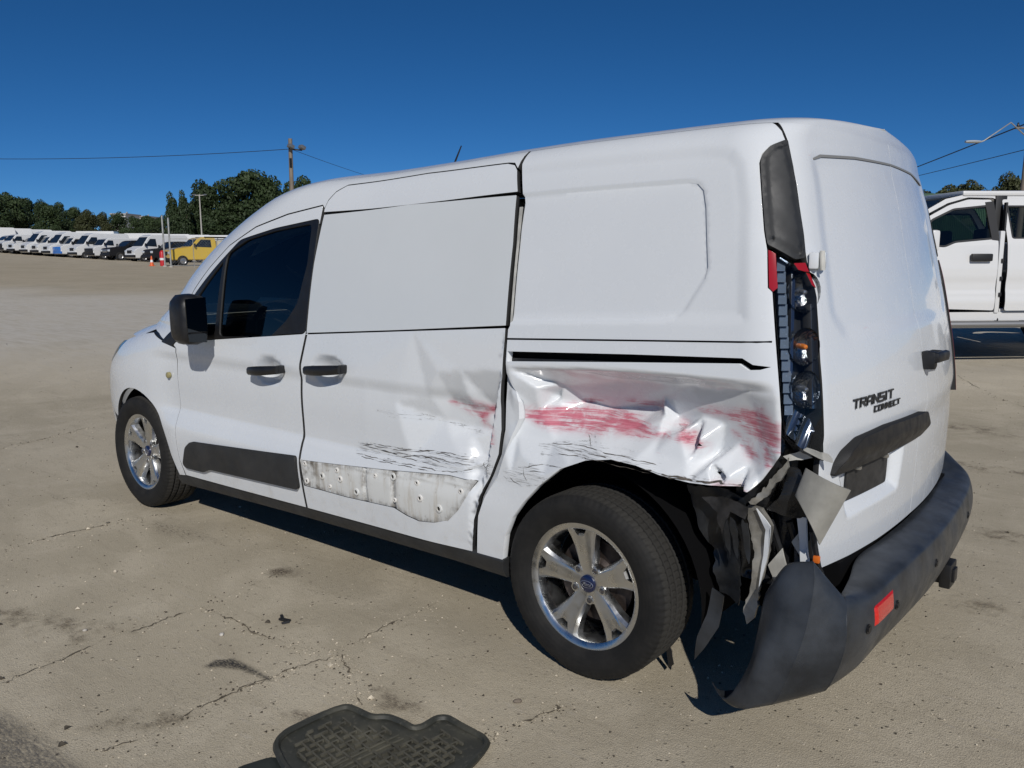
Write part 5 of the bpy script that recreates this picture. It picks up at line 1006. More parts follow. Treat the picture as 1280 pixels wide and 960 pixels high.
# ---- torn corner: inner sheet, liners, strips, flap ----
rt = np.random.default_rng(21)
def sheet(nm, pts, th, m, parent=VAN, bend=.0, jag=0., res=.02, axis=1):
    """torn sheet: outline given as (x, z, y) points; y is interpolated and crumpled"""
    pl = [(q[0], q[1]) for q in pts]; q3 = np.array(pts, float); dp = dense(pl, res)
    if jag: dp = [q+rt.normal(0, jag*.55, 2) for q in dp]
    v, f_ = cdt(dp, res); w = 1/(np.hypot(v[:, None, 0]-q3[None, :, 0], v[:, None, 1]-q3[None, :, 1])+.01)**2
    y = (w*q3[None, :, 2]).sum(1)/w.sum(1)+bend*np.sin(v[:, 0]*31+v[:, 1]*17)*np.cos(v[:, 1]*19-v[:, 0]*12)
    V = [(a, c, b) for (a, b), c in zip(v, y)]+[(a, c-th, b) for (a, b), c in zip(v, y)]; k = len(v)
    cnt = {}
    for t in f_:
        for i in range(3): cnt[(t[i], t[(i+1) % 3])] = 1
    be = [e for e in cnt if (e[1], e[0]) not in cnt]
    mb = MB(); mb.add(V, [tuple(t) for t in f_]+[tuple(t[::-1]+k) for t in f_]+[(a, b, b+k, a+k) for a, b in be]); return mb.build(nm, m, parent, auto=30)
BLKM = mat('black_inner_metal', (.014, .0145, .016), .3, .2, var=.5, vscale=18, bump=.3, bscale=30)
it = tin([(-.50, .45, -.12), (-.50, .8, -.10), (-.62, .85, -.08), (-.62, .7, -.14), (-.66, .6, -.10), (-.72, .8, -.10), (-.70, .68, -.16), (-.80, .9, -.08), (-.84, .7, -.09), (-.76, .5, -.12), (-.84, .45, -.09), (-.60, .5, -.16), (-.9, .95, -.06), (-.45, .95, -.1), (-.45, .4, -.1), (-.95, .4, -.1)])
panel('inner_corner', [(-.50, .45), (-.50, .78), (-.60, .82), (-.68, .93), (-.83, .87), (-.84, .50), (-.76, .45)], P, BLKM, VAN, .015, flip=True, disp=it, gap=0)
sheet('lower_lamp_bracket', [(-.645, .86, .84), (-.70, .89, .82), (-.76, .875, .80), (-.77, .855, .80), (-.72, .862, .80), (-.66, .85, .83)], .006, GREYM, bend=.004, jag=.003)
sheet('inner_gusset', [(-.60, .70, .83), (-.64, .74, .84), (-.665, .84, .84), (-.69, .83, .83), (-.725, .69, .81), (-.66, .685, .82)], .006, BLKM, bend=.012, jag=.004)
sheet('torn_body_edge', [(-.552, .715, .85), (-.575, .735, .865), (-.64, .82, .87), (-.672, .865, .865), (-.660, .82, .865), (-.610, .745, .86), (-.575, .71, .85)], .012, RAWM, bend=.010, jag=.004, res=.012)
sheet('torn_body_strip', [(-.545, .70, .83), (-.59, .70, .84), (-.622, .655, .84), (-.610, .55, .83), (-.585, .44, .83), (-.580, .36, .835), (-.560, .34, .835), (-.545, .37, .83), (-.562, .46, .825), (-.568, .56, .825), (-.553, .62, .83)], .012, RAWM, bend=.006, jag=.003, res=.015)
sheet('white_edge_strip', [(-.578, .70, .850), (-.622, .655, .852), (-.612, .55, .842), (-.590, .45, .840), (-.600, .56, .836), (-.605, .64, .842)], .006, PAINT, bend=.002)
sheet('bent_bracket', [(-.683, .69, .815), (-.708, .69, .815), (-.715, .60, .81), (-.728, .53, .815), (-.70, .545, .81), (-.694, .61, .81)], .010, PAINT, bend=.003)
for a, b in (((-.60, .80, .66), (-.66, .78, .46)), ((-.65, .78, .66), (-.69, .80, .50)), ((-.62, .76, .55), (-.70, .79, .62))):
    mb = MB(); mb.tube([a, ((a[0]+b[0])/2, a[1]-.02, (a[2]+b[2])/2), b], .011, 7); mb.build('hanging_hose', BLK, VAN)
for pts, nm, m in (([(-.60, .52, .80), (-.64, .58, .80), (-.66, .50, .79), (-.63, .44, .79)], 'foam_scrap', GREYM), ([(-.66, .60, .78), (-.685, .64, .78), (-.69, .56, .78)], 'foam_scrap', GREYM), ([(-.63, .45, .80), (-.655, .47, .80), (-.65, .41, .80)], 'foam_scrap', GREYM)): sheet(nm, pts, .008, m, bend=.004)
c = (-.752, .80, .585); mb = MB(); mb.tube([(-.735, .83, .66), (-.745, .83, .61), (-.752, .82, .56), (-.76, .80, .52)], .009, 7); mb.build('wiring', BLK, VAN); mb = MB(); mb.box((-.752, .835, .585), (.018, .012, .02), None, .003); mb.build('connector', mat('orange_plug', (.7, .16, .02), .4), VAN)
# liners hanging in the wheel arch
sheet('arch_liner', [(-.33, .72, .80), (-.42, .73, .82), (-.54, .72, .84), (-.545, .66, .83), (-.50, .62, .80), (-.52, .50, .79), (-.505, .36, .78), (-.44, .38, .77), (-.41, .52, .77), (-.37, .60, .78)], .006, LIN, bend=.016, jag=.005)
sheet('arch_liner', [(-.445, .42, .84), (-.485, .405, .845), (-.47, .30, .84), (-.42, .21, .83), (-.385, .16, .82), (-.40, .25, .83), (-.43, .33, .84)], .005, BUMP, bend=.006)
sheet('liner_rag', [(-.40, .70, .845), (-.50, .715, .86), (-.56, .70, .86), (-.55, .665, .855), (-.50, .68, .85), (-.47, .60, .845), (-.455, .66, .845)], .005, mat('dusty_liner', (.022, .021, .021), .5, var=.8, vscale=25), bend=.010, jag=.004)
sheet('liner_rag', [(-.215, .17, .70), (-.235, .10, .70), (-.25, .05, .70), (-.232, .03, .70), (-.222, .08, .70)], .004, BLK, bend=.003)
for x in (-.475, -.50, -.535): sheet('liner_rag', [(x, .66, .845), (x-.02, .65, .85), (x-.028, .53+.1*(x+.5), .84), (x-.008, .56, .84)], .004, LIN, bend=.008, jag=.003)
mb = MB(); mb.lathe([(.380, .84), (.382, .868), (.374, .874), (.368, .85)], 30, (0, 0, .322), 'y', -.05, math.pi*.36); mb.build('arch_edge_liner', BLK, VAN)
# loose trim flap beside the door corner
def flap():
    V = []; n = 7
    a0, a1 = np.array((-.722, .865, .845)), np.array((-.835, .845, .800)); b0, b1 = np.array((-.700, .875, .765)), np.array((-.770, .870, .640))
    for i in range(n):
        t = i/(n-1)
        for j in range(n):
            s_ = j/(n-1); q = (a0*(1-s_)+a1*s_)*(1-t)+(b0*(1-s_)+b1*s_)*t; V.append(q+np.array((-.02, .03, 0))*math.sin(math.pi*s_)*.9)
    f = [(i*n+j, (i+1)*n+j, (i+1)*n+j+1, i*n+j+1) for i in range(n-1) for j in range(n-1)]; k = len(V); V2 = [q+np.array((.006, -.008, 0)) for q in V]
    be = [(j, j+1) for j in range(n-1)]+[((n-1)*n+j+1, (n-1)*n+j) for j in range(n-1)]+[((i+1)*n, i*n) for i in range(n-1)]+[(i*n+n-1, (i+1)*n+n-1) for i in range(n-1)]
    mb = MB(); mb.add(V+V2, f+[tuple(q+k for q in g[::-1]) for g in f]+[(a, b, b+k, a+k) for a, b in be]); mb.build('loose_flap', mat('primer_grey', (.31, .30, .265), .45, var=.25, vscale=9), VAN, auto=40)
flap()
# ---------------- background: trees ----------------
def leaf_mat(name, a, b):
    t = NT(name); n = t.noise(t.coord(), .9, 4, .6); oi = t.n('ObjectInfo')
    c = t.mix(t.ramp(n, .3, .7), a, b); c = t.mix(t.math('MULTIPLY', oi.outputs['Random'], .35), c, tuple(x*.5 for x in a)); t.l(c, t.b.inputs['Base Color'])
    t.b.inputs['Roughness'].default_value = .6; t.b.inputs['Specular IOR Level'].default_value = .25; return t.m
LEAF = leaf_mat('dark_leaf', (.026, .044, .018), (.052, .078, .028)); LEAF2 = leaf_mat('olive_leaf', (.045, .055, .022), (.075, .080, .032))
BARK = mat('bark', (.10, .08, .06), .9, var=.3, vscale=3)
def crown_mesh(seed, kind):
    r = np.random.default_rng(seed); V = []; F = []; lobes = []
    if kind == 'cone': lobes = [((r.normal(0, .03), r.normal(0, .03), .16+.8*i/9), .26*(1-i/9.6)+.035, .11) for i in range(9)]
    else:
        for i in range(15):
            h = .22+.70*r.random(); w = .30*math.sin(math.pi*min(1, (h-.08)/.95))**.7; a = r.random()*6.28
            lobes.append(((w*math.cos(a)*r.random()**.5, w*math.sin(a)*r.random()**.5, h), .12+.09*r.random(), .10+.06*r.random()))
        lobes.append(((0, 0, .55), .28, .30)); lobes.append(((0, 0, .87), .13, .11))
    per = 560
    for c, rad, rz in lobes:
        for _ in range(per if rad > .08 else 160):
            d = r.normal(size=3); d /= np.linalg.norm(d); q = np.array(c)+d*np.array((rad, rad, rz))*(.55+.55*r.random()**.6)
            s = .012+.016*r.random(); n = d+r.normal(0, .7, 3); n /= np.linalg.norm(n); u = np.cross(n, r.normal(size=3)); u /= np.linalg.norm(u)+1e-9; w = np.cross(n, u)
            k = len(V); V += [q-u*s, q+w*s*.6, q+u*s*1.1, q-w*s*.6]; F.append((k, k+1, k+2, k+3))
    me = bpy.data.meshes.new('crown'); me.from_pydata([tuple(map(float, v)) for v in V], [], F); me.update(); me.materials.append(LEAF2 if kind == 'olive' else LEAF); return me
def trunk_mesh(seed):
    r = np.random.default_rng(seed); mb = MB(); mb.tube([(0, 0, -.02), (.005, 0, .15), (-.005, .005, .35), (0, 0, .6)], [.022, .017, .013, .006], 7)
    for i in range(6):
        a = r.random()*6.28; h = .22+.06*i; L = .16+.08*r.random(); mb.tube([(0, 0, h), (L*.5*math.cos(a), L*.5*math.sin(a), h+.06), (L*math.cos(a), L*math.sin(a), h+.15)], [.009, .006, .003], 5)
    me = bpy.data.meshes.new('trunk'); me.from_pydata([tuple(map(float, v)) for v in mb.v], [], mb.f); me.materials.append(BARK); me.shade_smooth(); return me
CR = [crown_mesh(1, 'round'), crown_mesh(2, 'round'), crown_mesh(3, 'cone'), crown_mesh(4, 'round'), crown_mesh(5, 'olive'), crown_mesh(6, 'olive')]; TM = [trunk_mesh(1), trunk_mesh(2)]
def tree(px, top, depth, wpx, k, label, group, py=330):
    b = base(px, depth); zt = at(px, top, depth)[2]; h = zt-b[2]; w = wpx*depth/FPX
    e = empty('tree', b, 0, label, 'tree', group); sw = w/.72
    for nm, me in (('trunk', TM[k % 2]), ('crown', CR[k])):
        o = bpy.data.objects.new(nm, me); COL.objects.link(o); o.parent = e; o.scale = (sw, sw, h/.99); o.rotation_euler.z = px*.37+k
    return e
gl = 'trees along the far left edge of the yard'
for i, (px, top, w, k) in enumerate([(-8, 242, 44, 0), (14, 241, 42, 1), (38, 248, 38, 3), (60, 254, 34, 0), (78, 253, 30, 1), (94, 260, 26, 3), (112, 262, 26, 4), (128, 268, 24, 5), (150, 268, 26, 0), (168, 270, 24, 1), (186, 270, 26, 3), (203, 272, 22, 0)]):
    lab = 'dark broadleaf tree in the treeline above the parked vans, counted %s from the left edge' % ['first', 'second', 'third', 'fourth', 'fifth', 'sixth', 'seventh', 'eighth', 'ninth', 'tenth', 'eleventh', 'twelfth'][i]
    tree(px, top, 150+6*(i % 3), w, k, lab, gl)
gm = 'tall trees behind the yellow truck'
for px, top, w, k, lab in [(218, 240, 36, 2, 'narrow pointed conifer at the left end of the tall tree group'), (232, 238, 34, 2, 'second narrow conifer, right of the leftmost pointed one'), (248, 250, 40, 3, 'low dark tree behind the thin light mast'), (262, 232, 50, 0, 'dark round-topped tree behind the thin light mast'), (286, 243, 56, 1, 'dark tree filling the dip between the round-topped and the tallest tree'), (314, 217, 76, 3, 'tallest dark tree left of the van roof'), (338, 228, 54, 0, 'dark tree on the right shoulder of the tallest tree'), (228, 262, 46, 0, 'low dark tree at the foot of the two conifers'), (274, 264, 56, 3, 'low dark tree right of the thin light mast'), (300, 262, 60, 1, 'low dark tree in front of the tallest tree'), (383, 221, 50, 1, 'small dark tree top showing above the van roof beside the wooden pole'), (355, 243, 40, 3, 'dark tree top just left of the wooden pole')]:
    tree(px, top, 118 if k != 2 else 112, w, k, lab, gm)
gr_ = 'trees behind the pickup on the right'
for px, top, w, k, dp, lab in [(1180, 232, 60, 4, 60, 'olive green tree peeping out just right of the van roof'), (1206, 226, 54, 4, 62, 'olive green tree above the green fence'), (1150, 244, 60, 5, 64, 'low olive green tree mostly hidden behind the van'), (1258, 224, 56, 5, 58, 'olive green tree behind the utility pole'), (1292, 222, 60, 4, 60, 'olive green tree cut by the right edge of the picture'), (1232, 240, 40, 5, 66, 'low olive green tree in the gap left of the utility pole')]:
    tree(px, top, dp, w, k, lab, gr_)
# ---------------- far buildings ----------------
def far_building(px0, px1, top, depth, label, m):
    b = base((px0+px1)/2, depth); w = (px1-px0)*depth/FPX; h = at(px0, top, depth)[2]-b[2]; ang = math.atan2(RH[1], RH[0])
    e = empty('building', b, ang, label, 'building'); mb = MB(); mb.box((0, 5, h/2), (w, 10, h)); mb.build('wall', m, e, local=True, auto=None)
    mb = MB(); mb.box((0, 5, h+.25), (w+.8, 10.8, .5)); mb.build('roof', mat('roof_grey', (.35, .34, .33), .8), e, local=True, auto=None)
    for i in range(5):
        mb = MB(); mb.box((-w*.4+i*w*.2, -.05, h-2.2), (w*.12, .2, 1.6)); mb.build('window', mat('far_window', (.05, .06, .08), .2), e, local=True, auto=None)
    mb = MB(); mb.tube([(w*.1, 5, h), (w*.1, 5, h+1.2)], .25, 6); mb.build('vent_stack', mat('roof_grey', (.35, .34, .33), .8), e, local=True)
far_building(143, 160, 269, 260, 'pale building far off above the treeline', mat('pale_wall', (.62, .62, .60), .8))
far_building(172, 187, 272, 290, 'low beige building far off, right of the pale one', mat('beige_wall', (.45, .42, .37), .8))
# ---------------- parked vehicles in the distance ----------------
def vpaint(nm, c): return mat('fleet_'+nm, c, .3, coat=.4)
FG = mat('fleet_glass', (.012, .016, .02), .06, spec=.8); FB = mat('fleet_black', (.012, .012, .013), .5); FT = mat('fleet_tyre', (.015, .015, .015), .8); FR = mat('fleet_rim', (.4, .4, .4), .35, .8); FL = mat('fleet_lamp', (.75, .78, .8), .1, .3)
PROFILES = {
 'van': dict(L=5.6, w=2.02, prof=[(0, .42), (-.02, 1.2), (.10, 2.45), (.30, 2.55), (3.65, 2.55), (4.05, 2.38), (4.78, 1.42), (5.35, 1.22), (5.58, 1.02), (5.62, .45), (5.5, .32), (.1, .32)], ws=[(4.10, 2.30), (4.76, 1.45)], sw=[(3.35, 1.42), (3.40, 2.15), (3.95, 2.15), (4.55, 1.46)], hood=1.22, nose=5.6, wheels=(1.0, 4.7), wr=.35, zb=1.3),
 'econo': dict(L=5.5, w=2.0, prof=[(0, .45), (-.02, 1.1), (.10, 2.05), (.25, 2.12), (3.80, 2.12), (4.05, 2.05), (4.62, 1.38), (5.30, 1.24), (5.46, 1.10), (5.50, .5), (5.40, .36), (.1, .36)], ws=[(4.10, 1.98), (4.60, 1.40)], sw=[(3.45, 1.38), (3.48, 1.88), (3.95, 1.90), (4.42, 1.40)], hood=1.24, nose=5.5, wheels=(1.1, 4.55), wr=.36, zb=1.25),
 'pickup': dict(L=5.9, w=2.03, prof=[(0, .62), (0, 1.32), (1.95, 1.34), (2.02, 1.40), (2.20, 1.88), (2.45, 1.95), (3.35, 1.95), (3.65, 1.86), (4.30, 1.34), (5.55, 1.22), (5.84, 1.10), (5.90, .55), (5.75, .42), (.1, .5)], ws=[(3.68, 1.80), (4.28, 1.36)], sw=[(2.35, 1.36), (2.50, 1.78), (3.40, 1.80), (4.05, 1.38)], hood=1.22, nose=5.88, wheels=(1.2, 4.85), wr=.41, zb=1.25),
 'box': dict(L=7.2, w=2.35, prof=[(0, .9), (0, 3.1), (.05, 3.15), (4.75, 3.15), (4.80, 3.05), (4.82, 2.2), (5.2, 2.12), (5.75, 1.45), (6.85, 1.25), (7.1, 1.05), (7.15, .5), (7.0, .38), (4.9, .42), (4.8, .8)], ws=[(5.22, 2.06), (5.73, 1.47)], sw=[(4.95, 1.45), (4.97, 1.95), (5.15, 1.98), (5.6, 1.47)], hood=1.25, nose=7.12, wheels=(1.6, 6.3), wr=.40, zb=1.4)}
def fleet(kind, body, origin, ang, label, group, front=None, cat='van', name='parked_van', nosemat=None):
    K = PROFILES[kind]; e = empty(name, origin, ang, label, cat, group); L, w = K['L'], K['w']; hw = w/2
    def yw(z, x=0): return hw*(1-.13*max(0, (z-K['zb'])/1.1) if kind != 'box' else 1)*(1-.10*max(0, (x-(L-.5))/.5))
    pr = K['prof']; n = len(pr); bm = bmesh.new(); vs = {}
    for s in (1, -1):
        for i, (x, z) in enumerate(pr): vs[s, i] = bm.verts.new((x-L/2, s*yw(z, x), z))
    bm.faces.new([vs[1, i] for i in range(n)]); bm.faces.new([vs[-1, i] for i in range(n)][::-1])
    for i in range(n): j = (i+1) % n; bm.faces.new([vs[1, i], vs[-1, i], vs[-1, j], vs[1, j]])
    bmesh.ops.recalc_face_normals(bm, faces=bm.faces[:]); bmesh.ops.bevel(bm, geom=bm.edges[:], offset=.05, segments=2, affect='EDGES', clamp_overlap=True)
    me = bpy.data.meshes.new('body'); bm.to_mesh(me); bm.free(); me.materials.append(body); me.shade_smooth(); me.set_sharp_from_angle(angle=.7)
    o = bpy.data.objects.new('body', me); COL.objects.link(o); o.parent = e
    (x0, z0), (x1, z1) = K['ws']; d = np.array((z0-z1, x1-x0)); d = d/np.linalg.norm(d)*.03; a, b = yw(z0, x0)*.86, yw(z1, x1)*.90
    mb = MB(); mb.add([(x0+d[0]-L/2, a, z0+d[1]), (x0+d[0]-L/2, -a, z0+d[1]), (x1+d[0]-L/2, -b, z1+d[1]), (x1+d[0]-L/2, b, z1+d[1])]+[(x0-d[0]-L/2, a, z0-d[1]), (x0-d[0]-L/2, -a, z0-d[1]), (x1-d[0]-L/2, -b, z1-d[1]), (x1-d[0]-L/2, b, z1-d[1])], [(0, 1, 2, 3), (4, 7, 6, 5), (0, 4, 5, 1), (2, 6, 7, 3), (1, 5, 6, 2), (0, 3, 7, 4)]); mb.build('windscreen', FG, e, local=True, auto=None)
    for s in (1, -1):
        mb = MB(); mb.prism([(x-L/2, s*(yw(z, x)+.012), z) for x, z in K['sw']], (0, -s*.05, 0)); mb.build('side_window', FG, e, local=True, auto=None)
        mb = MB(); xm, zm_ = K['sw'][-1]; mb.box((xm-L/2, s*(hw+.14), zm_+.12), (.10, .20, .28), None, .03); mb.build('mirror', FB, e, local=True)
        mb = MB(); mb.box((K['nose']-.06-L/2, s*hw*.72, K['hood']-.26), (.12, hw*.36, .20), None, .03); mb.build('headlight', FL, e, local=True)
        for x in K['wheels']:
            mb = MB(); r = K['wr']; mb.lathe([(r*.6, .11), (r*.95, .11), (r, .08), (r, -.10), (r*.6, -.10)], 20, (x-L/2, s*(hw-.10), r)); t_ = mb.build('wheel', FT, e, local=True)
            mb = MB(); mb.lathe([(r*.62, .10), (r*.5, .06), (.001, .08)] if s > 0 else [(r*.62, -.10), (r*.5, -.06), (.001, -.08)], 14, (x-L/2, s*(hw-.09), r)); mb.build('rim', FR, t_, local=True)
    mb = MB(); mb.box((K['nose']-.02-L/2, 0, K['hood']-.30), (.08, w*.42, .30), None, .02); mb.build('grille', front or FB, e, local=True)
    mb = MB(); mb.box((K['nose']-.03-L/2, 0, .52), (.18, w*.93, .24), None, .04); mb.build('bumper', nosemat or FB, e, local=True)
    if nosemat:
        mb = MB(); mb.box((K['nose']+.02-L/2, 0, .86), (.10, w*.86, .50), None, .05); mb.build('front_cover', nosemat, e, local=True)
    if kind == 'box':
        mb = MB(); mb.box((3.0-L/2, 0, .72), (5.6, 1.0, .22)); mb.build('chassis', FB, e, local=True)
    return e
def LDpt(l, d): q = CAMP[:2]+FH*d+RH*l; return np.array((q[0], q[1], float(gz(q[0], q[1]))))
def heading(dl, dd_): v = RH*dl+FH*dd_; return math.atan2(v[1], v[0])
WH = vpaint('white', (.70, .70, .69)); BK = vpaint('black', (.012, .013, .015)); YL = vpaint('yellow', (.62, .42, .05)); GY = vpaint('grey', (.10, .105, .11)); BL = vpaint('blue', (.03, .16, .52)); CRM = vpaint('cream', (.55, .50, .36))
R0, R1 = np.array((-34.2, 79.)), np.array((-59.5, 95.))
def row_at(px):   # where the ray of column px meets the parking row
    k = (px-640)/FPX; d = R1-R0; t = (k*R0[1]-R0[0])/(d[0]-k*d[1]); return R0+d*t
rowang = heading(-.62, -.78); gv = 'vehicles parked nose-out in the far row'
ordw = ['first', 'second', 'third', 'fourth', 'fifth', 'sixth', 'seventh', 'eighth']
for i, (px, kind, bodym, lab, kw) in enumerate([
    (4, 'pickup', WH, 'white pickup at the left edge of the far row of parked vehicles', dict(cat='pickup', name='parked_pickup')),
    (20, 'econo', WH, 'white van with its dark nose stripped, second from the left edge of the far row', dict(nosemat=FB)),
    (36, 'pickup', WH, 'white pickup third from the left edge of the far row', dict(cat='pickup', name='parked_pickup')),
    (50, 'van', WH, 'tall white van fourth from the left edge of the far row', {}),
    (63, 'econo', WH, 'white van fifth from the left edge, next but two to the blue-nosed van', {}),
    (78, 'van', WH, 'white van with a black grille directly left of the blue-nosed van', dict()),
    (92, 'econo', WH, 'white van with a bright blue front end', dict(nosemat=BL, front=BL)),
    (111, 'van', WH, 'white van between the blue-nosed van and the black-nosed van', {}),
    (132, 'econo', WH, 'white van with its nose stripped to black, left of the black pickup', dict(nosemat=FB)),
    (154, 'pickup', BK, 'black pickup parked between two white vans', dict(cat='pickup', name='parked_pickup', front=FR)),
    (183, 'van', WH, 'clean white van behind the orange traffic cone', {}),
    (207, 'pickup', BK, 'black pickup half hidden behind the two steel posts', dict(cat='pickup', name='parked_pickup'))]):
    l, d = row_at(px+12); fleet(kind, bodym, LDpt(l, d+1.5), rowang, lab, gv, **kw)
g2 = 'white bodies in the rows behind'
for i, (px, kind, dp, lab) in enumerate([(14, 'van', 118, 'white van roof far left behind the front row'), (40, 'van', 121, 'white van roof behind the third and fourth parked vans'), (64, 'van', 118, 'white van roof behind the fifth and sixth parked vans'), (112, 'box', 112, 'white box truck rising behind the van next to the blue-nosed one'), (144, 'van', 112, 'white van roof behind the black-nosed van'), (172, 'box', 108, 'white box truck just left of the clean white van'), (203, 'box', 104, 'white box truck behind the steel posts'), (228, 'box', 104, 'white box truck right above the yellow truck cab'), (252, 'box', 100, 'white box truck between yellow cab and light mast foot'), (280, 'box', 98, 'white box truck half hidden by the van windscreen pillar'), (-8, 'van', 116, 'white van cut by the left edge, behind the front row')]):
    b = base(px, dp); b[2] -= .35 if kind == 'box' else 0; fleet(kind, WH, b, heading(-.78, -.62) if kind == 'van' else heading(-.98, -.18), lab, g2, cat='van' if kind == 'van' else 'box truck', name='parked_van' if kind == 'van' else 'box_truck')
# yellow service truck: cab from the pickup pattern, cream lockers behind
PROFILES['cab'] = dict(L=6.6, w=2.05, prof=[(0, .75), (0, .95), (2.75, .95), (2.78, 1.30), (2.80, 2.20), (2.9, 2.28), (3.95, 2.28), (4.25, 2.18), (4.85, 1.52), (5.95, 1.40), (6.45, 1.25), (6.60, .6), (6.45, .48), (2.9, .5), (2.7, .72)], ws=[(4.30, 2.10), (4.83, 1.54)], sw=[(3.2, 1.48), (3.22, 2.08), (4.0, 2.10), (4.60, 1.52)], hood=1.3, nose=6.56, wheels=(1.35, 5.55), wr=.42, zb=1.35)
yt = fleet('cab', YL, base(258, 67), heading(-.74, -.67), 'yellow truck cab with cream service lockers, parked facing left behind the fence', None, cat='truck', name='service_truck', front=FB)
for i, (x0, x1, z0, z1) in enumerate([(-3.3, -2.2, .9, 2.0), (-2.15, -1.2, .9, 2.05), (-1.15, -.62, .9, 2.0)]):
    mb = MB(); mb.box(((x0+x1)/2, 0, (z0+z1)/2), (x1-x0, 2.1, z1-z0), None, .03); lk = mb.build('locker', CRM, yt, local=True)
    mb = MB(); mb.box(((x0+x1)/2, 1.06, (z0+z1)/2+.1), (.18, .03, .10)); mb.build('latch', FB, lk, local=True)
mb = MB(); mb.box((-2.0, 0, 2.15), (2.9, 1.9, .05)); mb.tube([(-3.3, .9, 2.3), (.4, .9, 2.3)], .04, 6); mb.tube([(-3.3, -.9, 2.3), (.4, -.9, 2.3)], .04, 6)
for x in (-3.2, -2.0, -.7, .3):
    for s in (.9, -.9): mb.tube([(x, s, 2.0), (x, s, 2.3)], .03, 6)
mb.build('ladder_rack', FB, yt, local=True)
# ---------------- posts, fence, cone, drum ----------------
GALV = mat('galvanised_steel', (.42, .42, .40), .5, .6, var=.15, vscale=4)
for px, top, dp, lab in ((206.5, 270, 62, 'tall grey steel post right of the traffic cone'), (214, 273, 60.5, 'shorter grey steel post at the left end of the chain fence')):
    b = base(px, dp); h = at(px-2, top, dp)[2]-b[2]; e = empty('steel_post', b, 0, lab, 'post', 'steel posts at the fence end'); mb = MB(); mb.tube([(0, 0, -.1), (0, 0, h)], .065, 10); mb.tube([(0, 0, h), (0, 0, h+.04)], [.08, .03], 10); mb.build('tube', GALV, e, local=True); mb = MB(); mb.lathe([(.16, 0), (.15, .08), (.07, .10)], 12, (0, 0, 0), 'z'); mb.build('footing', mat('footing_concrete', (.4, .38, .34), .9), e, local=True)
f0 = base(214, 60.5); f1 = LDpt(-6, 60.5); e = empty('chain_fence', f0, 0, 'low chain link fence running right from the steel posts', 'fence'); dv = (f1-f0); L = float(np.linalg.norm(dv[:2])); dv = dv/L
for i in range(12):
    q = dv*i*L/11; mb = MB(); mb.tube([(q[0], q[1], q[2]-.1), (q[0], q[1], q[2]+2.1)], .03, 6); mb.build('fence_post', GALV, e, local=True)
for z in (2.08, .12):
    mb = MB(); mb.tube([(0, 0, z), tuple(dv*L+np.array((0, 0, z)))], .022, 6); mb.build('fence_rail', GALV, e, local=True)
mb = MB(); st_ = .22
for i in range(int(L/st_)):
    for s in (1, -1):
        a = i*st_; b_ = a+s*1.9
        if 0 <= b_ <= L: mb.add([tuple(dv*a+np.array((0, 0, .14))), tuple(dv*a+np.array((0, 0, .147))), tuple(dv*b_+np.array((0, 0, 2.047))), tuple(dv*b_+np.array((0, 0, 2.04)))], [(0, 1, 2, 3)])
o = mb.build('wire_mesh', GALV, e, local=True, auto=None); o['kind'] = 'stuff'
b = base(190, 63); e = empty('traffic_cone', b, 0, 'orange traffic cone standing in front of the clean white van', 'traffic cone'); ORG = mat('cone_orange', (.75, .13, .03), .5)
mb = MB(); mb.lathe([(.001, .04), (.16, .04), (.035, .78), (.001, .78)], 14, (0, 0, 0), 'z'); mb.build('cone', ORG, e, local=True); mb = MB(); mb.box((0, 0, .02), (.38, .38, .04), None, .01); mb.build('foot', ORG, e, local=True); mb = MB(); mb.lathe([(.118, .30), (.086, .48)], 14, (0, 0, 0), 'z'); mb.build('reflective_band', mat('cone_white', (.75, .75, .75), .4), e, local=True)
b = base(203.5, 64); e = empty('red_container', b, 0, 'red upright container leaning at the foot of the tall steel post', 'container'); RDm = mat('drum_red', (.50, .02, .025), .4)
mb = MB(); mb.lathe([(.001, 0), (.19, .01), (.19, 1.0), (.15, 1.1), (.07, 1.2), (.001, 1.22)], 16, (0, 0, 0), 'z'); mb.build('shell', RDm, e, local=True); mb = MB(); mb.lathe([(.198, .45), (.198, .62)], 16, (0, 0, 0), 'z'); mb.build('label_band', mat('cone_white', (.75, .75, .75), .4), e, local=True); mb = MB(); mb.tube([(0, 0, 1.2), (0, .12, 1.3)], .03, 6); mb.build('handle', FB, e, local=True)
# ---------------- poles and wires ----------------
WOOD = mat('weathered_wood', (.20, .165, .13), .85, var=.25, vscale=3, vstretch=(6, 6, .5)); CAB_ = mat('cable_black', (.015, .016, .018), .6)
def pole(px, top, dp, r, lab, lean=0.):
    b = base(px, dp); h = at(px, top, dp)[2]-b[2]; e = empty('utility_pole', b, 0, lab, 'pole'); mb = MB(); mb.tube([(0, 0, -.3), (RH[0]*lean*.5, RH[1]*lean*.5, h*.5), (RH[0]*lean, RH[1]*lean, h)], [r*1.25, r*1.1, r], 12); mb.build('mast', WOOD, e, local=True); return e, h
R3 = np.array((RH[0], RH[1], 0.)); F3 = np.array((FH[0], FH[1], 0.))
e, h = pole(368, 177, 46, .11, 'wooden pole with twin floodlights rising behind the van roof', .1)
top3 = R3*.1+np.array((0, 0, h))
mb = MB(); mb.tube([top3+np.array((0, 0, -.55)), top3+R3*.62+np.array((0, 0, -.62))], .04, 8); mb.tube([top3-F3*.3+np.array((0, 0, -.55)), top3+F3*.3+np.array((0, 0, -.55))], .04, 8); mb.build('bracket', FB, e, local=True)
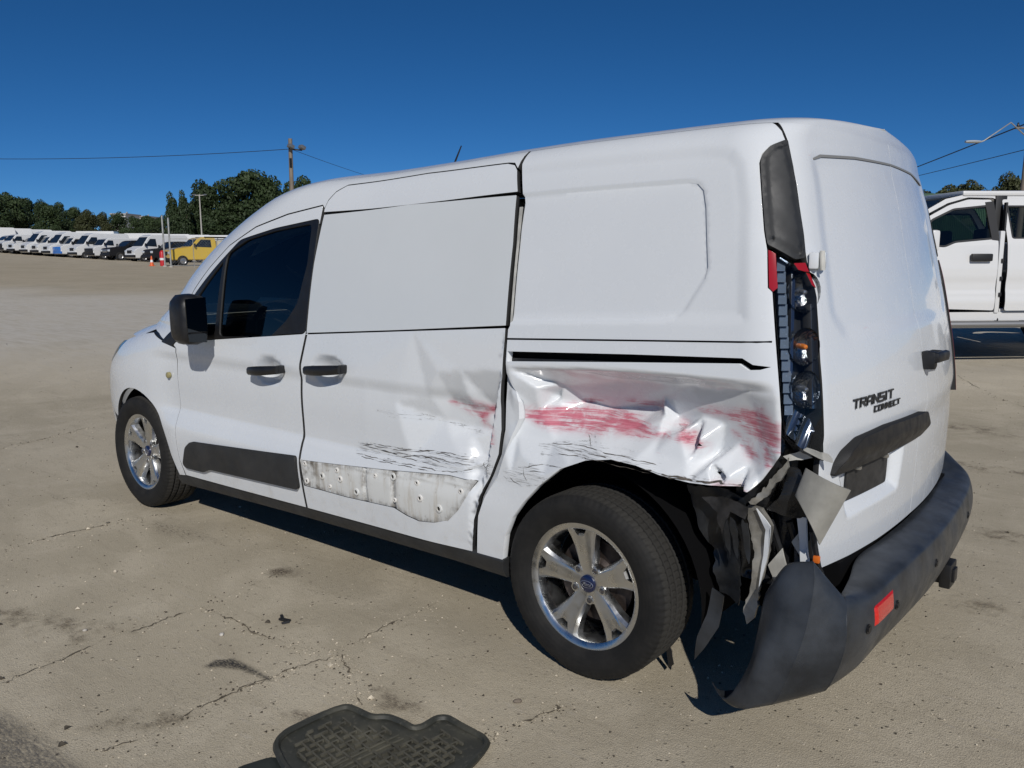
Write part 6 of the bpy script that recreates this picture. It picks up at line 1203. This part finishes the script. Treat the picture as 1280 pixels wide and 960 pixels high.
for off, zz in ((R3*.66-F3*.1, -.48), (R3*.10-F3*.32, -.45)):
    mb = MB(); mb.box(top3+off+np.array((0, 0, zz)), (.34, .30, .20), Matrix.Rotation(.4, 3, 'X'), .05); mb.build('floodlight', mat('flood_grey', (.20, .21, .22), .35, .4), e, local=True)
mb = MB(); mb.box(top3-F3*.12+np.array((0, 0, -1.3)), (.10, .10, .5), None, .02); mb.build('junction_box', FB, e, local=True)
PL = np.array(e.location)+top3
b = base(254, 104); h2 = at(254, 244, 104)[2]-b[2]; e = empty('light_mast', b, 0, 'thin light mast with a T-shaped top in front of the dark trees', 'light mast'); mb = MB(); mb.tube([(0, 0, 0), (0, 0, h2)], [.10, .07], 8); mb.build('mast', mat('mast_pale', (.42, .40, .36), .7), e, local=True)
mb = MB(); mb.tube([tuple(R3*-.75+np.array((0, 0, h2-.1))), tuple(R3*.75+np.array((0, 0, h2-.1)))], .05, 6); mb.build('crossarm', mat('mast_pale', (.42, .40, .36), .7), e, local=True)
for s in (-.7, .7):
    mb = MB(); mb.box(R3*s+np.array((0, 0, h2-.02)), (.34, .34, .14), None, .03); mb.build('lamp_head', mat('flood_grey', (.20, .21, .22), .35, .4), e, local=True)
e, h = pole(1267.5, 157, 36, .11, 'brown wooden utility pole with a street lamp above the pickup', .12)
tp = np.array((0, 0, h)); mb = MB(); lamp = at(1222, 178, 34.5)-np.array(e.location)
mb.tube([tp+np.array((0, 0, -.62)), tp*.995+(lamp-tp)*.35+np.array((0, 0, .30)), lamp+R3*.25+np.array((0, 0, .06)), lamp], .028, 8); mb.build('lamp_arm', GALV, e, local=True)
mb = MB()
V = []; Nn = 10; pts = [(-.18, .04, .03), (-.05, .11, .055), (.15, .14, .065), (.38, .13, .06), (.52, .07, .045)]
for x, w_, h_ in pts:
    for k_ in range(Nn): a = 2*math.pi*k_/Nn; V.append(lamp-R3*x+F3*w_*math.cos(a)+np.array((0, 0, h_*math.sin(a)+.03)))
mb.add(V, [(i*Nn+k_, i*Nn+(k_+1) % Nn, (i+1)*Nn+(k_+1) % Nn, (i+1)*Nn+k_) for i in range(4) for k_ in range(Nn)]+[tuple(range(Nn)), tuple(40+k_ for k_ in range(Nn))]); mb.build('lamp_head', mat('lamp_pale', (.52, .56, .58), .4, .3), e, local=True)
mb = MB(); mb.tube([tp+np.array((0, 0, -.25))-R3*.5, tp+np.array((0, 0, -.25))+R3*.7], .05, 6); mb.build('crossarm', WOOD, e, local=True)
for s in (-.4, .0, .6):
    mb = MB(); mb.lathe([(.05, 0), (.06, .05), (.03, .12), (.045, .15), (.001, .18)], 8, tuple(tp+np.array((0, 0, -.2))+R3*s), 'z'); mb.build('insulator', FB, e, local=True)
PRt = np.array(e.location)+tp
def wire(a, b, sag, r, lab):
    a, b = np.array(a), np.array(b); pts = [a+(b-a)*t-np.array((0, 0, 4*sag*t*(1-t))) for t in np.linspace(0, 1, 28)]; mb = MB(); mb.tube(pts, r, 5); o = mb.build('overhead_wire', CAB_); tag(o, lab, 'wire', 'overhead wires')
wire(at(-420, 168, 64), PL+np.array((0, 0, -.55)), 1.1, .017, 'thin overhead wire from the left edge to the wooden floodlight pole')
e, h_ = pole(560, 240, 90, .12, 'wooden pole standing far behind the van, hidden below its roof line, left one'); PA = np.array(e.location)+np.array((0, 0, h_-.4))
e, h_ = pole(970, 253, 120, .13, 'wooden pole standing far behind the van, hidden below its roof line, right one'); PB = np.array(e.location)+np.array((0, 0, h_))
wire(PL+np.array((0, 0, -.55)), PA, .35, .013, 'thin overhead wire sloping from the floodlight pole down behind the van roof')
wire(PRt+np.array((0, 0, -.05)), PB-np.array((0, 0, 2.1)), .25, .03, 'upper overhead wire between van roof and utility pole')
wire(PRt+np.array((0, 0, -1.15)), PB-np.array((0, 0, .5)), .2, .018, 'lower fainter overhead wire between van roof and utility pole')
wire(PRt+np.array((0, 0, -.05)), at(1500, 150, 30), .2, .022, 'short overhead wire leaving the utility pole to the right edge')
# ---------------- green fence ----------------
g0, g1 = base(1100, 30), base(1226, 30); e = empty('green_fence', g0, 0, 'pale green corrugated metal fence behind the pickup', 'fence'); GRN = mat('green_sheet', (.13, .24, .14), .5, var=.15, vscale=3)
dv = (g1-g0); L = float(np.linalg.norm(dv[:2])); dv = np.array((dv[0]/L, dv[1]/L, 0)); hh = float(at(1190, 246, 30)[2]-g0[2]); nsh = 9
nrm = np.array((dv[1], -dv[0], 0))
for k_ in range(nsh):
    xs = np.linspace(k_*L/nsh+.008, (k_+1)*L/nsh-.008, 25); V = []
    for i, x in enumerate(xs): y = .022*(1 if (i//2) % 2 else -1); V += [tuple(dv*x+nrm*y+np.array((0, 0, 0.))), tuple(dv*x+nrm*y+np.array((0, 0, hh)))]
    put('sheet', V, [(2*i, 2*i+1, 2*i+3, 2*i+2) for i in range(24)], GRN, e, False, local=True)
mb = MB(); mb.box(tuple(dv*L/2+np.array((0, 0, hh+.04))), (L, .10, .09), Matrix.Rotation(math.atan2(dv[1], dv[0]), 3, 'Z')); mb.build('top_rail', mat('green_dark', (.05, .10, .06), .5), e, local=True)
# ---------------- the pickup on the right ----------------
PO = base(1176, 10.35); TH = heading(-1., -.045); hx = np.array((math.cos(TH), math.sin(TH), 0.)); hy = np.array((-math.sin(TH), math.cos(TH), 0.)); 
if hy @ F3 > 0: hy = -hy     # towards the camera
PK = empty('pickup_truck', PO, 0, 'white pickup with a black door handle, parked close behind the van', 'pickup truck')
def tw(z): return np.interp(z, [.4, .75, 1.1, 1.35, 1.92], [.96, 1.0, 1.0, .975, .84])
def TL(s): return lambda a, b: np.stack([PO[0]+hx[0]*a+hy[0]*s*tw(b), PO[1]+hx[1]*a+hy[1]*s*tw(b), PO[2]+np.asarray(b, float)+0*a], -1)
TWH = vpaint('white', (.70, .70, .69))
winp = round_poly([(.04, 1.42), (.10, 1.80), (.50, 1.76), (.76, 1.64), (.98, 1.36), (.62, 1.33), (.50, 1.38)], .03)
doorp = round_poly([(.012, .62), (.0, 1.40), (.05, 1.86), (.32, 1.865), (.55, 1.80), (.80, 1.67), (1.10, 1.36), (1.16, 1.10), (1.16, .66)], .03)
def td(a, b): return .012*(1-smooth(.70, .80, b))-.010*smooth(.80, .86, b)*(1-smooth(.92, 1.02, b))
for s, fl in ((1, True), (-1, False)):
    fl = bool(np.cross(hx, np.array((0, 0, 1.))) @ (hy*s) < 0)
    dr_ = panel('front_door', doorp, TL(s), TWH, PK, .025, holes=[winp], disp=td, flip=fl, gap=.003)
    panel('window_frame', inset(winp, -.001), TL(s), FB, dr_, .04, holes=[inset(winp, .018)], flip=fl, off=.001, gap=0)
    panel('door_glass', winp, TL(s), tinted_glass('pickup_glass', (.24, .28, .27)), dr_, .06, flip=fl, off=-.012, flange=0)
    if s > 0:
        panel('pillar_trim', [(-.01, 1.40), (.03, 1.84), (.13, 1.83), (.075, 1.41)], TL(s), FB, dr_, .04, flip=fl, off=.004, gap=0)
        q = PO+hx*.215+hy*1.02; mb = MB(); mb.box(q+np.array((0, 0, 1.215)), (.24, .045, .085), Matrix.Rotation(TH, 3, 'Z'), .015); mb.build('door_handle', FB, dr_)
        mb = MB(); mb.box(PO+hx*.86+hy*1.13+np.array((0, 0, 1.40)), (.09, .17, .23), Matrix.Rotation(TH, 3, 'Z'), .03); mb.box(PO+hx*.86+hy*1.0+np.array((0, 0, 1.36)), (.05, .14, .06), Matrix.Rotation(TH, 3, 'Z'), .01); mb.build('door_mirror', TWH, PK)
    # fender, sill, cab rear and bed side
    panel('front_fender', [(1.165, .66), (1.165, 1.12), (1.22, 1.30), (2.6, 1.22), (2.75, 1.0), (2.75, .62)]+[(2.02+.46*math.cos(a), .44+.46*math.sin(a)) for a in np.linspace(.4, math.pi-.4, 14)], TL(s), TWH, PK, .08, flip=fl)
    panel('rocker', [(-1.1, .50), (-1.1, .60), (1.2, .60), (1.2, .50)], TL(s), TWH, PK, .1, flip=fl, off=-.02)
    panel('bed_side', [(-1.15, .60), (-1.15, 1.36), (-3.0, 1.36), (-3.0, .66), (-2.85, .60)]+[(-2.05+.47*math.cos(a), .44+.47*math.sin(a)) for a in np.linspace(math.pi-.36, .36, 14)], TL(s), TWH, PK, .1, flip=fl)
    panel('cab_pillar', [(-.02, 1.86), (.04, 1.88), (.32, 1.885), (.56, 1.82), (.82, 1.69), (1.13, 1.37), (1.24, 1.31), (.86, 1.72), (.58, 1.87), (.30, 1.93), (-1.0, 1.93), (-1.05, 1.86)], TL(s), TWH, PK, .06, flip=fl, off=-.004)
    for x in (2.02, -2.05):
        mb = MB(); mb.lathe([(.26, .12), (.38, .12), (.405, .09), (.405, -.12), (.26, -.12)], 28); w_ = []
        for a in mb.v: w_.append(PO+hx*(x+a[0])+hy*(s*.86+a[1])+np.array((0, 0, .405+a[2])))
        mb.v = w_; wl = mb.build('wheel', FT, PK); mb = MB(); mb.lathe([(.26, .08), (.2, .05), (.001, .07)], 20); mb.v = [PO+hx*(x+a[0])+hy*s*(.88+a[1])+np.array((0, 0, .405+a[2])) for a in mb.v]; mb.build('rim', FR, wl)
    # step bar
    mb = MB(); mb.tube([PO+hx*a+hy*s*1.0+np.array((0, 0, .465)) for a in (-1.2, -.4, .4, 1.2)], .038, 10); mb.build('step_bar', mat('step_alloy', (.30, .30, .30), .4, .7), PK)
def slab(nm, c, d, m, par=PK, bev=.03): mb = MB(); mb.box(PO+hx*c[0]+hy*c[1]+np.array((0, 0, c[2])), d, Matrix.Rotation(TH, 3, 'Z'), bev); return mb.build(nm, m, par)
slab('roof', (-.36, 0, 1.93), (1.5, 1.72, .06), TWH); slab('floor', (0, 0, .56), (2.3, 1.8, .10), FB); slab('hood', (1.95, 0, 1.24), (1.5, 1.86, .08), TWH); slab('grille', (2.76, 0, .95), (.08, 1.6, .55), FB); slab('bed_floor', (-2.1, 0, .80), (1.8, 1.7, .06), TWH); slab('cab_back', (-1.08, 0, 1.0), (.05, 1.8, .8), TWH); slab('tailgate', (-3.0, 0, 1.0), (.06, 1.8, .7), TWH)
slab('dashboard', (1.0, 0, 1.18), (.4, 1.7, .3), FB, bev=.08)
for s in (.42, -.42): slab('seat', (-.12, s, .98), (.16, .52, .75), mat('seat_grey', (.09, .09, .095), .8), bev=.06); slab('seat_base', (.15, s, .72), (.5, .52, .2), mat('seat_grey', (.09, .09, .095), .8), bev=.06); slab('headrest', (-.16, s, 1.46), (.10, .28, .18), mat('seat_grey', (.09, .09, .095), .8), bev=.04)
k_ = np.linspace(0, 2*math.pi, 25); mb = MB(); mb.tube([PO+hx*(.62+.07*math.sin(a))+hy*(.42+.19*math.cos(a))+np.array((0, 0, 1.28+.17*math.sin(a))) for a in k_], .016, 7); mb.build('steering_wheel', FB, PK)
# windscreen
V = [PO+hx*a+hy*b+np.array((0, 0, c)) for a, b, c in ((.60, .80, 1.87), (.60, -.80, 1.87), (1.22, -.88, 1.32), (1.22, .88, 1.32))]; put('windscreen', V, [(0, 1, 2, 3)], tinted_glass('pickup_glass', (.24, .28, .27)), PK, False)
# door opening behind the front door: jamb, inner sill, open rear door swung outwards
slab('door_jamb', (-.035, .93, 1.05), (.055, .10, .92), TWH, bev=.015); slab('pillar_core', (-.06, .84, 1.38), (.13, .05, 1.05), FB, bev=.01); slab('jamb_seal', (-.072, .93, 1.15), (.022, .05, 1.35), FB, bev=.008); slab('inner_sill', (-.55, .86, .60), (1.0, .18, .08), TWH, bev=.02); slab('rear_seat', (-.80, 0, .85), (.45, 1.5, .4), mat('seat_grey', (.09, .09, .095), .8), bev=.08)
for z in (1.18, .98, .80):
    slab('striker', (-.05, .99, z), (.028, .02, .045), FB, bev=.006)
rdp = round_poly([(-.10, .62), (-.095, 1.40), (-.06, 1.86), (-.80, 1.86), (-1.02, 1.60), (-1.08, 1.38), (-1.08, .62)], .03); rw = round_poly([(-.15, 1.42), (-.11, 1.79), (-.76, 1.79), (-.93, 1.58), (-.99, 1.42)], .03)
for s_ in (1, -1):
    fl = bool(np.cross(hx, np.array((0, 0, 1.))) @ (hy*s_) < 0)
    od = panel('rear_door', rdp, TL(s_), TWH, PK, .04, holes=[rw], disp=td, flip=fl, off=.012 if s_ > 0 else 0)
    panel('door_glass', rw, TL(s_), tinted_glass('pickup_glass', (.24, .28, .27)), od, .1, flip=fl, off=-.01, flange=0); panel('window_frame', inset(rw, -.001), TL(s_), FB, od, .05, holes=[inset(rw, .016)], flip=fl, off=.013 if s_ > 0 else .001, gap=0)
    if s_ > 0: q = PO+hx*(-.95)+hy*1.03; mb = MB(); mb.box(q+np.array((0, 0, 1.215)), (.22, .045, .085), Matrix.Rotation(TH, 3, 'Z'), .015); mb.build('door_handle', FB, od)
